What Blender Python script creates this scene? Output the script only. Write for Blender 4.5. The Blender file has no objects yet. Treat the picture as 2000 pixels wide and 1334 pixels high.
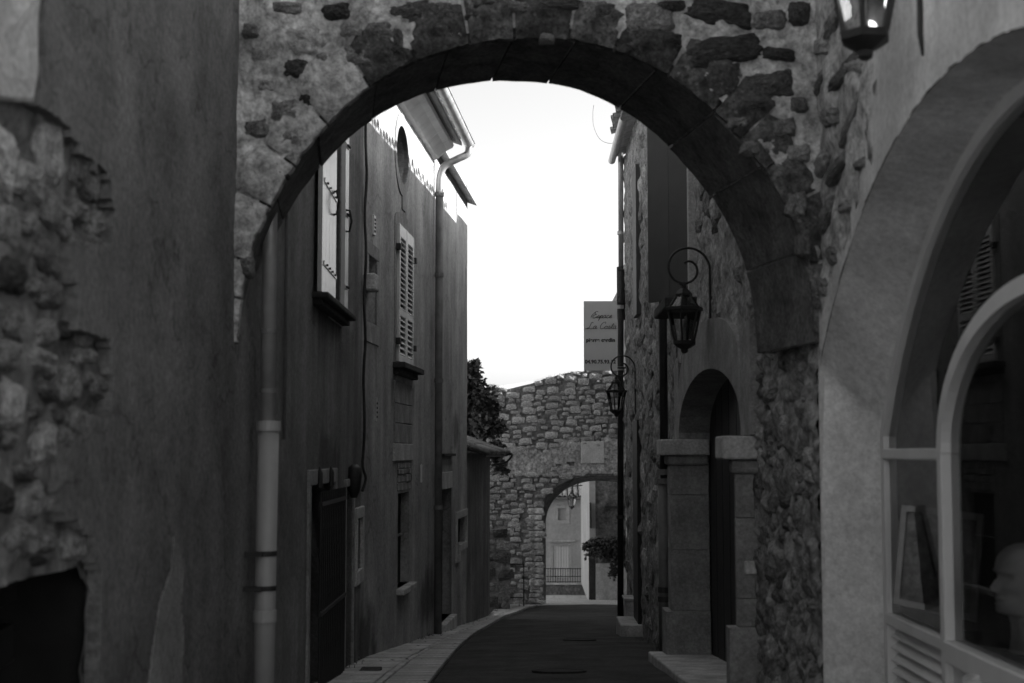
import bpy, math, random
from mathutils import Vector, Matrix, noise
random.seed(7)
R = math.radians
sc = bpy.context.scene
col = sc.collection
# ------------------------------------------------------------------ camera
F, CX, CY = 2778.0, 1000.0, 667.0          # focal length and centre in photo pixels
TILT, YAW = math.atan(218.0 / F), math.atan(41.0 / F)
cam = bpy.data.cameras.new('camera'); camo = bpy.data.objects.new('camera', cam); col.objects.link(camo)
cam.sensor_width = 36.0; cam.lens = 50.0; cam.clip_start = 0.05; cam.clip_end = 3000
camo.location = (0, 0, 0); camo.rotation_euler = (R(90) + TILT, 0, YAW)
cam.dof.use_dof = True; cam.dof.focus_distance = 19.5; cam.dof.aperture_fstop = 2.5
sc.camera = camo
CAM_R = camo.rotation_euler.to_matrix()
# ------------------------------------------------------------------ sky, sun, exposure
SUN_EL, SUN_AZ = R(25), R(86)               # azimuth from +Y (down the street) towards +X
S = Vector((math.cos(SUN_EL) * math.sin(SUN_AZ), math.cos(SUN_EL) * math.cos(SUN_AZ), math.sin(SUN_EL)))
w = bpy.data.worlds.new('World'); sc.world = w; w.use_nodes = True
nt = w.node_tree; nt.nodes.clear()
sky = nt.nodes.new('ShaderNodeTexSky'); sky.sky_type = 'NISHITA'; sky.sun_disc = False
sky.sun_elevation = SUN_EL; sky.sun_rotation = SUN_AZ; sky.dust_density = 2.5
bw = nt.nodes.new('ShaderNodeRGBToBW'); bg = nt.nodes.new('ShaderNodeBackground'); wo = nt.nodes.new('ShaderNodeOutputWorld')
bg.inputs[1].default_value = 0.15
nt.links.new(sky.outputs[0], bw.inputs[0]); nt.links.new(bw.outputs[0], bg.inputs[0]); nt.links.new(bg.outputs[0], wo.inputs[0])
sl = bpy.data.lights.new('sun', 'SUN'); sl.energy = 5.0; sl.angle = R(0.5); sl.color = (1, 1, 1)
so = bpy.data.objects.new('sun', sl); col.objects.link(so)
so.rotation_euler = S.to_track_quat('Z', 'Y').to_euler()
sc.view_settings.view_transform = 'Standard'; sc.view_settings.look = 'None'
sc.view_settings.exposure = 1.3; sc.view_settings.gamma = 1.0; sc.view_settings.use_curve_mapping = False
sc.render.engine = 'CYCLES'
sc.cycles.use_denoising = True; sc.cycles.max_bounces = 5; sc.cycles.diffuse_bounces = 3; sc.cycles.glossy_bounces = 2; sc.cycles.caustics_reflective = False; sc.cycles.caustics_refractive = False; sc.cycles.use_adaptive_sampling = True; sc.cycles.adaptive_threshold = 0.02
sc.cycles.transparent_max_bounces = 12; sc.cycles.sample_clamp_indirect = 4.0

# ------------------------------------------------------------------ pixel -> world
def ray(px, py):
    return CAM_R @ Vector(((px - CX) / F, (CY - py) / F, -1.0))
def atY(px, py, Y):
    d = ray(px, py); return d * (Y / d.y)
def atX(px, py, X):
    d = ray(px, py); return d * (X / d.x)
GP = [(-12, 1.55), (0, 1.6), (8.5, 1.62), (10, 1.73), (12.8, 1.97), (14, 2.08), (20, 2.56), (23.5, 2.86), (25, 2.98), (32, 3.55), (38, 3.97),
      (46, 4.66), (58, 5.8), (66, 6.3), (120, 9), (3000, 12)]
def gz(Y):
    if Y <= GP[0][0]: return -GP[0][1]
    for (a, h), (b, k) in zip(GP, GP[1:]):
        if Y <= b:
            return -(h + (k - h) * (Y - a) / (b - a))
    return -GP[-1][1]
def gnd(px, py):
    d = ray(px, py); lo, hi = 3.0, 200.0
    for _ in range(50):
        m = (lo + hi) / 2
        if d.z / d.y * m > gz(m): lo = m
        else: hi = m
    return d * (lo / d.y)

# ------------------------------------------------------------------ materials
def mat(name, v, var=0.35, scale=3.0, rough=0.9, bump=0.4, bscale=60.0, streak=0.0, spot=0.0, spotv=0.02, spots=14.0, rnd=0.0, metal=0.0, bdist=0.01, spotw=0.12, coarse=0.0, cscale=9.0, grit=0.18, gscale=38.0, crack=0.0, ckscale=1.3, stain=False):
    m = bpy.data.materials.new(name); m.use_nodes = True
    t = m.node_tree; N = t.nodes; L = t.links; b = N['Principled BSDF']
    b.inputs['Roughness'].default_value = rough; b.inputs['Metallic'].default_value = metal
    b.inputs['Specular IOR Level'].default_value = 0.25 if rough > 0.6 else 0.5
    tc = N.new('ShaderNodeTexCoord')
    n1 = N.new('ShaderNodeTexNoise'); n1.inputs['Scale'].default_value = scale; n1.inputs['Detail'].default_value = 4; n1.inputs['Roughness'].default_value = 0.65
    L.new(tc.outputs['Object'], n1.inputs['Vector'])
    mr = N.new('ShaderNodeMapRange'); mr.inputs[1].default_value = 0.3; mr.inputs[2].default_value = 0.7
    mr.inputs[3].default_value = v * (1 - var); mr.inputs[4].default_value = v * (1 + var)
    L.new(n1.outputs[0], mr.inputs[0]); out = mr.outputs[0]
    def mul(a, x):
        k = N.new('ShaderNodeMath'); k.operation = 'MULTIPLY'; L.new(a, k.inputs[0]); L.new(x, k.inputs[1]); return k.outputs[0]
    if streak > 0:
        mp = N.new('ShaderNodeMapping'); mp.inputs['Scale'].default_value = (1.0, 1.0, 0.10)
        L.new(tc.outputs['Object'], mp.inputs[0])
        n2 = N.new('ShaderNodeTexNoise'); n2.inputs['Scale'].default_value = 2.4; n2.inputs['Detail'].default_value = 3
        L.new(mp.outputs[0], n2.inputs['Vector'])
        m2 = N.new('ShaderNodeMapRange'); m2.inputs[1].default_value = 0.3; m2.inputs[2].default_value = 0.75
        m2.inputs[3].default_value = 1 - streak; m2.inputs[4].default_value = 1.0
        L.new(n2.outputs[0], m2.inputs[0]); out = mul(out, m2.outputs[0])
    if spot > 0:
        n3 = N.new('ShaderNodeTexNoise'); n3.inputs['Scale'].default_value = spots; n3.inputs['Detail'].default_value = 4; n3.inputs['Roughness'].default_value = 0.75
        L.new(tc.outputs['Object'], n3.inputs['Vector'])
        m3 = N.new('ShaderNodeMapRange'); m3.inputs[1].default_value = 0.5 + (0.5 - spot) * 0.35; m3.inputs[2].default_value = m3.inputs[1].default_value + spotw
        m3.inputs[3].default_value = 0.0; m3.inputs[4].default_value = 1.0
        L.new(n3.outputs[0], m3.inputs[0])
        mx = N.new('ShaderNodeMix'); mx.data_type = 'FLOAT'
        L.new(m3.outputs[0], mx.inputs[0]); L.new(out, mx.inputs[2]); mx.inputs[3].default_value = spotv
        out = mx.outputs[0]
    if grit > 0:
        n7 = N.new('ShaderNodeTexNoise'); n7.inputs['Scale'].default_value = gscale; n7.inputs['Detail'].default_value = 3; n7.inputs['Roughness'].default_value = 0.8
        L.new(tc.outputs['Object'], n7.inputs['Vector'])
        m7 = N.new('ShaderNodeMapRange'); m7.inputs[1].default_value = 0.32; m7.inputs[2].default_value = 0.68; m7.inputs[3].default_value = 1 - 1.6 * grit; m7.inputs[4].default_value = 1 + 1.4 * grit
        L.new(n7.outputs[0], m7.inputs[0]); out = mul(out, m7.outputs[0])
    if crack > 0:
        v8 = N.new('ShaderNodeTexVoronoi'); v8.feature = 'DISTANCE_TO_EDGE'; v8.inputs['Scale'].default_value = ckscale
        wn = N.new('ShaderNodeTexNoise'); wn.inputs['Scale'].default_value = 3.0; wn.inputs['Detail'].default_value = 4
        L.new(tc.outputs['Object'], wn.inputs['Vector'])
        va = N.new('ShaderNodeVectorMath'); va.operation = 'MULTIPLY_ADD'; L.new(wn.outputs['Color'], va.inputs[0]); va.inputs[1].default_value = (.6, .6, .6); L.new(tc.outputs['Object'], va.inputs[2]); L.new(va.outputs[0], v8.inputs['Vector'])
        m8 = N.new('ShaderNodeMapRange'); m8.inputs[1].default_value = 0.0; m8.inputs[2].default_value = 0.012; m8.inputs[3].default_value = 1 - crack; m8.inputs[4].default_value = 1.0
        L.new(v8.outputs['Distance'], m8.inputs[0])
        lo_ = N.new('ShaderNodeMapRange'); lo_.inputs[1].default_value = .45; lo_.inputs[2].default_value = .55; L.new(n1.outputs[0], lo_.inputs[0])
        mxc = N.new('ShaderNodeMath'); mxc.operation = 'MAXIMUM'; L.new(m8.outputs[0], mxc.inputs[0]); L.new(lo_.outputs[0], mxc.inputs[1])
        out = mul(out, mxc.outputs[0])
    if stain:
        at = N.new('ShaderNodeAttribute'); at.attribute_name = 'stain'
        m9 = N.new('ShaderNodeMapRange'); m9.inputs[3].default_value = 1.0; m9.inputs[4].default_value = 0.25; L.new(at.outputs['Fac'], m9.inputs[0]); out = mul(out, m9.outputs[0])
    if rnd > 0:
        oi = N.new('ShaderNodeObjectInfo'); m4 = N.new('ShaderNodeMapRange')
        m4.inputs[3].default_value = 1 - rnd; m4.inputs[4].default_value = 1 + rnd
        L.new(oi.outputs['Random'], m4.inputs[0]); out = mul(out, m4.outputs[0])
    cb = N.new('ShaderNodeCombineColor'); [L.new(out, cb.inputs[i]) for i in range(3)]
    L.new(cb.outputs[0], b.inputs['Base Color'])
    if bump > 0:
        n5 = N.new('ShaderNodeTexNoise'); n5.inputs['Scale'].default_value = bscale; n5.inputs['Detail'].default_value = 3; n5.inputs['Roughness'].default_value = 0.7
        L.new(tc.outputs['Object'], n5.inputs['Vector'])
        bp = N.new('ShaderNodeBump'); bp.inputs['Strength'].default_value = bump; bp.inputs['Distance'].default_value = bdist
        L.new(n5.outputs[0], bp.inputs['Height'])
        last = bp
        if coarse > 0:
            n6 = N.new('ShaderNodeTexNoise'); n6.inputs['Scale'].default_value = cscale; n6.inputs['Detail'].default_value = 2
            L.new(tc.outputs['Object'], n6.inputs['Vector'])
            b2 = N.new('ShaderNodeBump'); b2.inputs['Strength'].default_value = coarse; b2.inputs['Distance'].default_value = 0.03
            L.new(n6.outputs[0], b2.inputs['Height']); L.new(bp.outputs[0], b2.inputs['Normal']); last = b2
        L.new(last.outputs[0], b.inputs['Normal'])
    return m
M = {}
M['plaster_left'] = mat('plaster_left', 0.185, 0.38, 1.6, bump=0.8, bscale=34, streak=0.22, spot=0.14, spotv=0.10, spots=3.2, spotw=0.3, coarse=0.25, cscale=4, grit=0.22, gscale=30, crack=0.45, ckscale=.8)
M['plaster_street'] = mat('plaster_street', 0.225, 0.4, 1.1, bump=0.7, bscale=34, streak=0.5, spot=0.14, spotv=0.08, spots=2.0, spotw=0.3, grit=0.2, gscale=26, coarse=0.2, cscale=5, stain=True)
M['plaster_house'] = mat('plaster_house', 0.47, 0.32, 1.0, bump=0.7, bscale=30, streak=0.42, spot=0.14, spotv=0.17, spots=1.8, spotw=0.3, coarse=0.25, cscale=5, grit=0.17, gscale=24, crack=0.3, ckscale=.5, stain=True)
M['plaster_shop'] = mat('plaster_shop', 0.792, 0.2, 2.2, bump=0.55, bscale=36, streak=0.34, spot=0.12, spotv=0.34, spots=3.5, spotw=0.3, coarse=0.3, cscale=5, grit=0.13, gscale=26)
M['plaster_far'] = mat('plaster_far', 0.484, 0.15, 0.8, bump=0.25, bscale=20, streak=0.2, grit=.08, gscale=8)
M['surround'] = mat('surround', 0.336, 0.3, 4.0, bump=0.5, bscale=40, streak=0.25, spot=.1, spotv=.2, spots=6, spotw=.25)
M['surround_pale'] = mat('surround_pale', 0.60, 0.22, 4.0, bump=0.4, bscale=40, streak=0.3, spot=.08, spotv=.3, spots=6, spotw=.25)
M['mortar'] = mat('mortar', 0.46, 0.55, 3.2, bump=1.0, bscale=24, spot=0.26, spotv=0.13, spots=4.5, spotw=0.2, coarse=0.8, cscale=8, grit=0.34, gscale=22)
M['mortar_right'] = mat('mortar_right', 0.281, 0.6, 4.0, bump=1.0, bscale=22, spot=0.22, spotv=0.09, spots=5, spotw=0.22, coarse=0.9, cscale=8, grit=0.34, gscale=20)
M['stone_dark'] = mat('stone_dark', 0.081, 0.6, 5, bump=1.0, bscale=16, spot=0.17, spotv=0.30, spots=11, rnd=0.35, coarse=0.9, cscale=5, spotw=0.12, grit=0.4, gscale=16)
M['lichen_stone'] = mat('lichen_stone', 0.085, 0.65, 9, bump=1.0, bscale=30, spot=0.24, spotv=0.32, spots=13, rnd=0.35, coarse=1.0, cscale=12, spotw=0.15, grit=0.45, gscale=30)
M['stone_mid'] = mat('stone_mid', 0.238, 0.55, 4, bump=1.0, bscale=16, spot=0.28, spotv=0.08, spots=6, rnd=0.3, coarse=0.9, cscale=5, grit=0.36, gscale=15)
M['stone_light'] = mat('stone_light', 0.432, 0.45, 4, bump=1.0, bscale=16, spot=0.2, spotv=0.16, spots=5, rnd=0.25, coarse=0.9, cscale=5, grit=0.3, gscale=15)
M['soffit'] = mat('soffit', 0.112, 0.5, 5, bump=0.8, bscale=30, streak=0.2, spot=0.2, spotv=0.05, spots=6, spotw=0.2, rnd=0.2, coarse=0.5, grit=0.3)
M['rubble'] = mat('rubble', 0.36, 0.5, 3, bump=1.0, bscale=9, spot=0.2, spotv=0.14, spots=4, rnd=0.32, coarse=0.9, cscale=3, grit=0.35, gscale=7)
M['rubble_bed'] = mat('rubble_bed', 0.163, 0.5, 4, bump=1.0, bscale=14, spot=0.2, spotv=0.05, spots=6, coarse=1.0, cscale=6, grit=0.3, gscale=12)
M['rubble_patch'] = mat('rubble_patch', 0.34, 0.45, 3, bump=1.0, bscale=12, spot=0.24, spotv=0.13, spots=6, spotw=.15, coarse=1.0, cscale=6, grit=0.4, gscale=10)
M['plaster_repair'] = mat('plaster_repair', 0.27, 0.35, 2.0, bump=0.8, bscale=34, streak=0.15, grit=0.22, gscale=30)
M['tile_far'] = mat('tile_far', 0.5, 0.4, 6, bump=0.3, bscale=10, grit=.2, gscale=8)
M['gap'] = mat('gap', 0.048, 0.4, 6, bump=0.8, bscale=20)
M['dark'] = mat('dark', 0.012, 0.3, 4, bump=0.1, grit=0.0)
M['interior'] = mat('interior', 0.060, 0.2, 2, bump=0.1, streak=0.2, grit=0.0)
M['iron'] = mat('iron', 0.02, 0.4, 20, rough=0.55, bump=0.25, bscale=120, grit=0.0)
M['zinc'] = mat('zinc', 0.52, 0.2, 5, rough=0.4, bump=0.1, bscale=30, streak=0.2, metal=0.35, grit=0.0)
M['pvc'] = mat('pvc', 0.42, 0.12, 3, rough=0.42, bump=0.04, bscale=40, streak=0.25, grit=0.0)
M['black_pipe'] = mat('black_pipe', 0.035, 0.4, 6, rough=0.5, bump=0.1, grit=0.0)
M['grey_pipe'] = mat('grey_pipe', 0.2, 0.3, 6, rough=0.55, bump=0.1, streak=0.3, grit=0.0)
M['white_paint'] = mat('white_paint', 0.8, 0.08, 4, rough=0.2, bump=0.05, bscale=60, streak=0.18, grit=0.0)
M['shutter_dark'] = mat('shutter_dark', 0.064, 0.15, 3, rough=0.6, bump=0.1, streak=0.1, grit=0.0)
M['wood_dark'] = mat('wood_dark', 0.017, 0.4, 5, rough=0.6, bump=0.2, streak=0.4)
M['frame_paint'] = mat('frame_paint', 0.72, 0.07, 3, rough=0.42, bump=0.04, bscale=60, streak=0.12, grit=0.0)
M['asphalt'] = mat('asphalt', 0.056, 0.5, 1.8, bump=1.0, bscale=60, spot=0.16, spotv=0.03, spots=1.5, spotw=0.3, grit=0.4, gscale=45, crack=.5, ckscale=.6)
M['slab'] = mat('slab', 0.475, 0.4, 3.5, bump=0.5, bscale=40, spot=0.12, spotv=0.15, spots=5, rnd=0.18, spotw=0.2)
M['ground'] = mat('ground', 0.5, 0.4, 1.0, bump=0.7, bscale=20)
M['tile'] = mat('tile', 0.26, 0.35, 8, bump=0.5, bscale=40, rnd=0.35)
M['leaf'] = mat('leaf', 0.055, 0.5, 6, rough=0.55, bump=0.0, grit=0.0)
M['bark'] = mat('bark', 0.06, 0.4, 10, bump=0.8, bscale=30)
M['hill'] = mat('hill', 0.62, 0.25, 0.12, bump=0.3, bscale=2, spot=0.2, spotv=0.3, spots=0.5, spotw=0.2)
M['sign'] = mat('sign', 0.915, 0.06, 2, rough=0.5, bump=0.03, streak=0.08, grit=0.0)
M['ink'] = mat('ink', 0.03, 0.1, 5, rough=0.6, bump=0.0, grit=0.0)
M['plaster_cast'] = mat('plaster_cast', 0.805, 0.12, 9, rough=0.7, bump=0.15, bscale=60, grit=0.0)
M['canvas'] = mat('canvas', 0.12, 0.8, 7, rough=0.6, bump=0.1, spot=0.2, spotv=0.28, spots=9)
M['picture_frame'] = mat('picture_frame', 0.200, 0.2, 10, rough=0.4, bump=0.1, grit=0.0)
def glass_mat(name, refl=1.0, tint=0.9):
    m = bpy.data.materials.new(name); m.use_nodes = True; t = m.node_tree; N = t.nodes; L = t.links
    N.remove(N['Principled BSDF']); o = N['Material Output']
    tr = N.new('ShaderNodeBsdfTransparent'); tr.inputs[0].default_value = (tint, tint, tint, 1)
    gl = N.new('ShaderNodeBsdfGlossy'); gl.inputs['Roughness'].default_value = 0.02
    fr = N.new('ShaderNodeFresnel'); fr.inputs[0].default_value = 1.45
    mu = N.new('ShaderNodeMath'); mu.operation = 'MULTIPLY'; mu.inputs[1].default_value = refl
    mx = N.new('ShaderNodeMixShader')
    L.new(fr.outputs[0], mu.inputs[0]); L.new(mu.outputs[0], mx.inputs[0]); L.new(tr.outputs[0], mx.inputs[1]); L.new(gl.outputs[0], mx.inputs[2]); L.new(mx.outputs[0], o.inputs[0])
    return m
M['glass'] = glass_mat('glass', 1.0, 0.96); M['lantern_glass'] = glass_mat('lantern_glass', 1.6, 0.97)
M['bulb'] = mat('bulb', 0.85, 0.02, 3, rough=0.15, bump=0, grit=0.0)
_e = M['bulb'].node_tree.nodes['Principled BSDF']; _e.inputs['Emission Color'].default_value = (1, 1, 1, 1); _e.inputs['Emission Strength'].default_value = 2.5

# ------------------------------------------------------------------ builders
WL = {}                                       # world location of every object's origin
def wl(o): return WL.get(o.name, Vector((0, 0, 0)))
def place(o, loc, parent=None):
    col.objects.link(o); WL[o.name] = Vector(loc)
    if parent is not None: o.parent = parent; o.location = Vector(loc) - wl(parent)
    else: o.location = loc
    return o
def tag(o, label=None, cat=None, group=None, kind=None):
    if label: o['label'] = label
    if cat: o['category'] = cat
    if group: o['group'] = group
    if kind: o['kind'] = kind
    return o
def thing(name, loc, label, cat, group=None):
    return tag(place(bpy.data.objects.new(name, None), Vector(loc)), label, cat, group)
def n3(p, s=1.0, o=0.0): return noise.noise(Vector((p[0] * s + o, p[1] * s + o * 0.7, p[2] * s - o)))
class MB:
    def __init__(s): s.v = []; s.f = []
    def quad(s, a, b, c, d): i = len(s.v); s.v += [Vector(x) for x in (a, b, c, d)]; s.f.append((i, i + 1, i + 2, i + 3)); return s
    def tri(s, a, b, c): i = len(s.v); s.v += [Vector(x) for x in (a, b, c)]; s.f.append((i, i + 1, i + 2)); return s
    def hexa(s, p):                            # 8 corners: bottom 4 (ccw), top 4
        i = len(s.v); s.v += [Vector(x) for x in p]
        for q in ((0, 3, 2, 1), (4, 5, 6, 7), (0, 1, 5, 4), (1, 2, 6, 5), (2, 3, 7, 6), (3, 0, 4, 7)): s.f.append(tuple(i + k for k in q))
        return s
    def box(s, a, b):
        x0, y0, z0 = a; x1, y1, z1 = b
        return s.hexa([(x0, y0, z0), (x1, y0, z0), (x1, y1, z0), (x0, y1, z0), (x0, y0, z1), (x1, y0, z1), (x1, y1, z1), (x0, y1, z1)])
    def wbox(s, W, s0, s1, z0, z1, o0, o1):    # box in wall coordinates
        p = [W.pt(s0, z0, o0), W.pt(s1, z0, o0), W.pt(s1, z0, o1), W.pt(s0, z0, o1), W.pt(s0, z1, o0), W.pt(s1, z1, o0), W.pt(s1, z1, o1), W.pt(s0, z1, o1)]
        return s.hexa(p)
    def tube(s, pts, r, n=10, cap=True):
        pts = [Vector(p) for p in pts]; rs = r if isinstance(r, (list, tuple)) else [r] * len(pts)
        i0 = len(s.v); up = Vector((0, 0, 1)); prev = None
        for k, p in enumerate(pts):
            t = (pts[min(k + 1, len(pts) - 1)] - pts[max(k - 1, 0)]).normalized()
            if prev is None:
                a = t.cross(up); a = a if a.length > 0.05 else t.cross(Vector((1, 0, 0))); a.normalize()
            else: a = (prev - t * prev.dot(t)).normalized()
            prev = a; b = t.cross(a)
            for j in range(n):
                g = 2 * math.pi * j / n; s.v.append(p + (a * math.cos(g) + b * math.sin(g)) * rs[k])
        for k in range(len(pts) - 1):
            for j in range(n):
                q = (j + 1) % n; s.f.append((i0 + k * n + j, i0 + k * n + q, i0 + (k + 1) * n + q, i0 + (k + 1) * n + j))
        if cap: s.f.append(tuple(i0 + j for j in range(n))[::-1]); s.f.append(tuple(i0 + (len(pts) - 1) * n + j for j in range(n)))
        return s
    def lathe(s, c, prof, n=16, rot=0.0):      # prof: (radius, z)
        c = Vector(c); i0 = len(s.v)
        for r, z in prof:
            for j in range(n):
                g = 2 * math.pi * j / n + rot; s.v.append(c + Vector((r * math.cos(g), r * math.sin(g), z)))
        for k in range(len(prof) - 1):
            for j in range(n):
                q = (j + 1) % n; s.f.append((i0 + k * n + j, i0 + k * n + q, i0 + (k + 1) * n + q, i0 + (k + 1) * n + j))
        s.f.append(tuple(i0 + j for j in range(n))[::-1]); s.f.append(tuple(i0 + (len(prof) - 1) * n + j for j in range(n)))
        return s
    def grid(s, fn, nu, nv):                   # fn(i, j) -> point, quads between
        i0 = len(s.v)
        for i in range(nu + 1):
            for j in range(nv + 1): s.v.append(Vector(fn(i, j)))
        for i in range(nu):
            for j in range(nv):
                a = i0 + i * (nv + 1) + j; s.f.append((a, a + nv + 1, a + nv + 2, a + 1))
        return s
    def build(s, name, m, parent=None, smooth=False, label=None, cat=None, group=None, kind=None):
        c = Vector((0, 0, 0))
        if s.v:
            lo = [min(v[k] for v in s.v) for k in range(3)]; hi = [max(v[k] for v in s.v) for k in range(3)]
            c = Vector(((lo[0] + hi[0]) / 2, (lo[1] + hi[1]) / 2, lo[2]))
        me = bpy.data.meshes.new(name); me.from_pydata([tuple(v - c) for v in s.v], [], s.f); me.update()
        if smooth:
            for p in me.polygons: p.use_smooth = True
        me.materials.append(M[m] if isinstance(m, str) else m)
        o = bpy.data.objects.new(name, me); place(o, c, parent); tag(o, label, cat, group, kind)
        return o
def bevel(o, wd=0.01, seg=2):
    md = o.modifiers.new('bevel', 'BEVEL'); md.width = wd; md.segments = seg; md.limit_method = 'ANGLE'; return o
class Wall:
    def __init__(s, A, B, face=None):          # face: a plan point on the visible side
        s.A = Vector((A[0], A[1], 0)); d = Vector((B[0] - A[0], B[1] - A[1], 0)); s.len = d.length; s.u = d / s.len
        s.n = Vector((-s.u.y, s.u.x, 0))
        f = Vector((face[0], face[1], 0)) if face else Vector((0, (A[1] + B[1]) / 2, 0))
        if (f - s.A).dot(s.n) < 0: s.n = -s.n
        x = s.n.cross(Vector((0, 0, 1))); s.ang = math.atan2(x.y, x.x)
    def pt(s, a, z, off=0.0): p = s.A + s.u * a + s.n * off; return Vector((p.x, p.y, z))
    def pix(s, px, py, off=0.0):
        d = ray(px, py); k = (s.A + s.n * off).dot(s.n) / d.dot(s.n); p = d * k
        return (p - s.A).dot(s.u), p.z
    def z0(s, a): return gz(s.pt(a, 0).y)
def lin(a, b, step): n = max(1, int(round((b - a) / step))); return [a + (b - a) * i / n for i in range(n + 1)]
def wall_sheet(W, s0, s1, z0, z1, holes, name, m, parent, cell=0.3, amp=0.006, depth=0.2, off0=0.0, stain=None):
    def off(a, z): return off0 + amp * (noise.noise(Vector((a * 0.9, z * 0.9, W.A.y + W.A.x))) + 0.5 * noise.noise(Vector((a * 2.7, z * 2.7, W.A.x))))
    ss = set([s0, s1]); zz = set([z0, z1])
    for h in holes: a, b, c, d = h['rect']; ss |= {a, b}; zz |= {c, d}
    ss = sorted(x for x in ss if s0 <= x <= s1); zz = sorted(x for x in zz if z0 <= x <= z1)
    S2 = sorted({round(x, 5) for a, b in zip(ss, ss[1:]) for x in lin(a, b, cell)}); Z2 = sorted({round(x, 5) for a, b in zip(zz, zz[1:]) for x in lin(a, b, cell)})
    mb = MB(); idx = {}
    def vid(a, z):
        k = (round(a, 5), round(z, 5))
        if k not in idx: idx[k] = len(mb.v); mb.v.append(W.pt(a, z, off(a, z)))
        return idx[k]
    for a, b in zip(S2, S2[1:]):
        for c, d in zip(Z2, Z2[1:]):
            mx, mz = (a + b) / 2, (c + d) / 2
            if any(h['rect'][0] < mx < h['rect'][1] and h['rect'][2] < mz < h['rect'][3] for h in holes): continue
            mb.f.append((vid(a, c), vid(b, c), vid(b, d), vid(a, d)))
    for h in holes:
        a, b, c, d = h['rect']; dp = h.get('depth', depth)
        cv = h.get('curve') or [(a, c), (b, c), (b, d), (a, d)]
        if h.get('curve'):
            cs, cz = sum(p[0] for p in cv) / len(cv), sum(p[1] for p in cv) / len(cv)
            def proj(p):
                ds, dz = p[0] - cs, p[1] - cz; k = 1e9
                if ds > 1e-6: k = min(k, (b - cs) / ds)
                if ds < -1e-6: k = min(k, (a - cs) / ds)
                if dz > 1e-6: k = min(k, (d - cz) / dz)
                if dz < -1e-6: k = min(k, (c - cz) / dz)
                return (cs + ds * k, cz + dz * k)
            n = len(cv); pr = [proj(p) for p in cv]
            for i in range(n):
                j = (i + 1) % n; p, q, P, Q = cv[i], cv[j], pr[i], pr[j]
                mb.f.append((vid(*p), vid(*q), vid(*Q), vid(*P)))
                for cr in ((a, c), (b, c), (b, d), (a, d)):   # corner between projections
                    if (abs(P[0] - cr[0]) < 1e-4) != (abs(Q[0] - cr[0]) < 1e-4) and (abs(P[1] - cr[1]) < 1e-4) != (abs(Q[1] - cr[1]) < 1e-4) and abs(P[0] - cr[0]) + abs(P[1] - cr[1]) < 2 * ((b - a) + (d - c)):
                        if (abs(P[0] - cr[0]) < 1e-4 or abs(P[1] - cr[1]) < 1e-4) and (abs(Q[0] - cr[0]) < 1e-4 or abs(Q[1] - cr[1]) < 1e-4):
                            mb.f.append((vid(*P), vid(*Q), vid(*cr)))
        n = len(cv)
        for i in range(n):
            p, q = cv[i], cv[(i + 1) % n]
            mb.quad(W.pt(p[0], p[1], off(*p)), W.pt(q[0], q[1], off(*q)), W.pt(q[0], q[1], -dp), W.pt(p[0], p[1], -dp))
    o = mb.build(name, m, parent)
    if stain:                                    # dirt washed down from sills, and damp: shapes of their own
        at = o.data.attributes.new('stain', 'FLOAT', 'POINT')
        for (a, z), k in idx.items(): at.data[k].value = stain(a, z)
    return o
def drips(a, z, s0, s1, zt, L):
    if not (s0 < a < s1) or z > zt: return 0.0
    ln = L * (.35 + 1.1 * abs(noise.noise(Vector((a * 5.3, 1, 2))))); d = (zt - z) / ln
    return max(0.0, 1 - d) * min(1, max(0, .55 + .9 * noise.noise(Vector((a * 12, z * .7, 4)))))
def blotch(a, z, ca, cz, ra, rz):
    d = math.hypot((a - ca) / ra, (z - cz) / rz) + .45 * noise.noise(Vector((a * 4, z * 4, 7)))
    return max(0.0, min(1.0, (1 - d) * 2.2))
def relief(W, s0, s1, z0, z1, name, m, parent, cell=0.04, amp=0.03, sc1=5.0, off0=0.0, cut=None, kind=None, rf=.3):
    """a lumpy masonry face of real relief; cut(s, z) removes cells"""
    ns, nz = int((s1 - s0) / cell), int((z1 - z0) / cell); mb = MB(); idx = {}
    def vid(i, j):
        if (i, j) not in idx:
            a, z = s0 + (s1 - s0) * i / ns, z0 + (z1 - z0) * j / nz
            q = Vector((a * sc1, W.A.x * 3 + W.A.y, z * sc1 * 1.35))
            o = amp * (noise.noise(q) + 0.5 * noise.noise(q * 2.3) + rf * noise.noise(q * 5.1))
            idx[(i, j)] = len(mb.v); mb.v.append(W.pt(a, z, off0 + o))
        return idx[(i, j)]
    for i in range(ns):
        for j in range(nz):
            a, z = s0 + (s1 - s0) * (i + .5) / ns, z0 + (z1 - z0) * (j + .5) / nz
            if cut and cut(a, z): continue
            mb.f.append((vid(i, j), vid(i + 1, j), vid(i + 1, j + 1), vid(i, j + 1)))
    return mb.build(name, m, parent, smooth=True, kind=kind)
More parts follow.
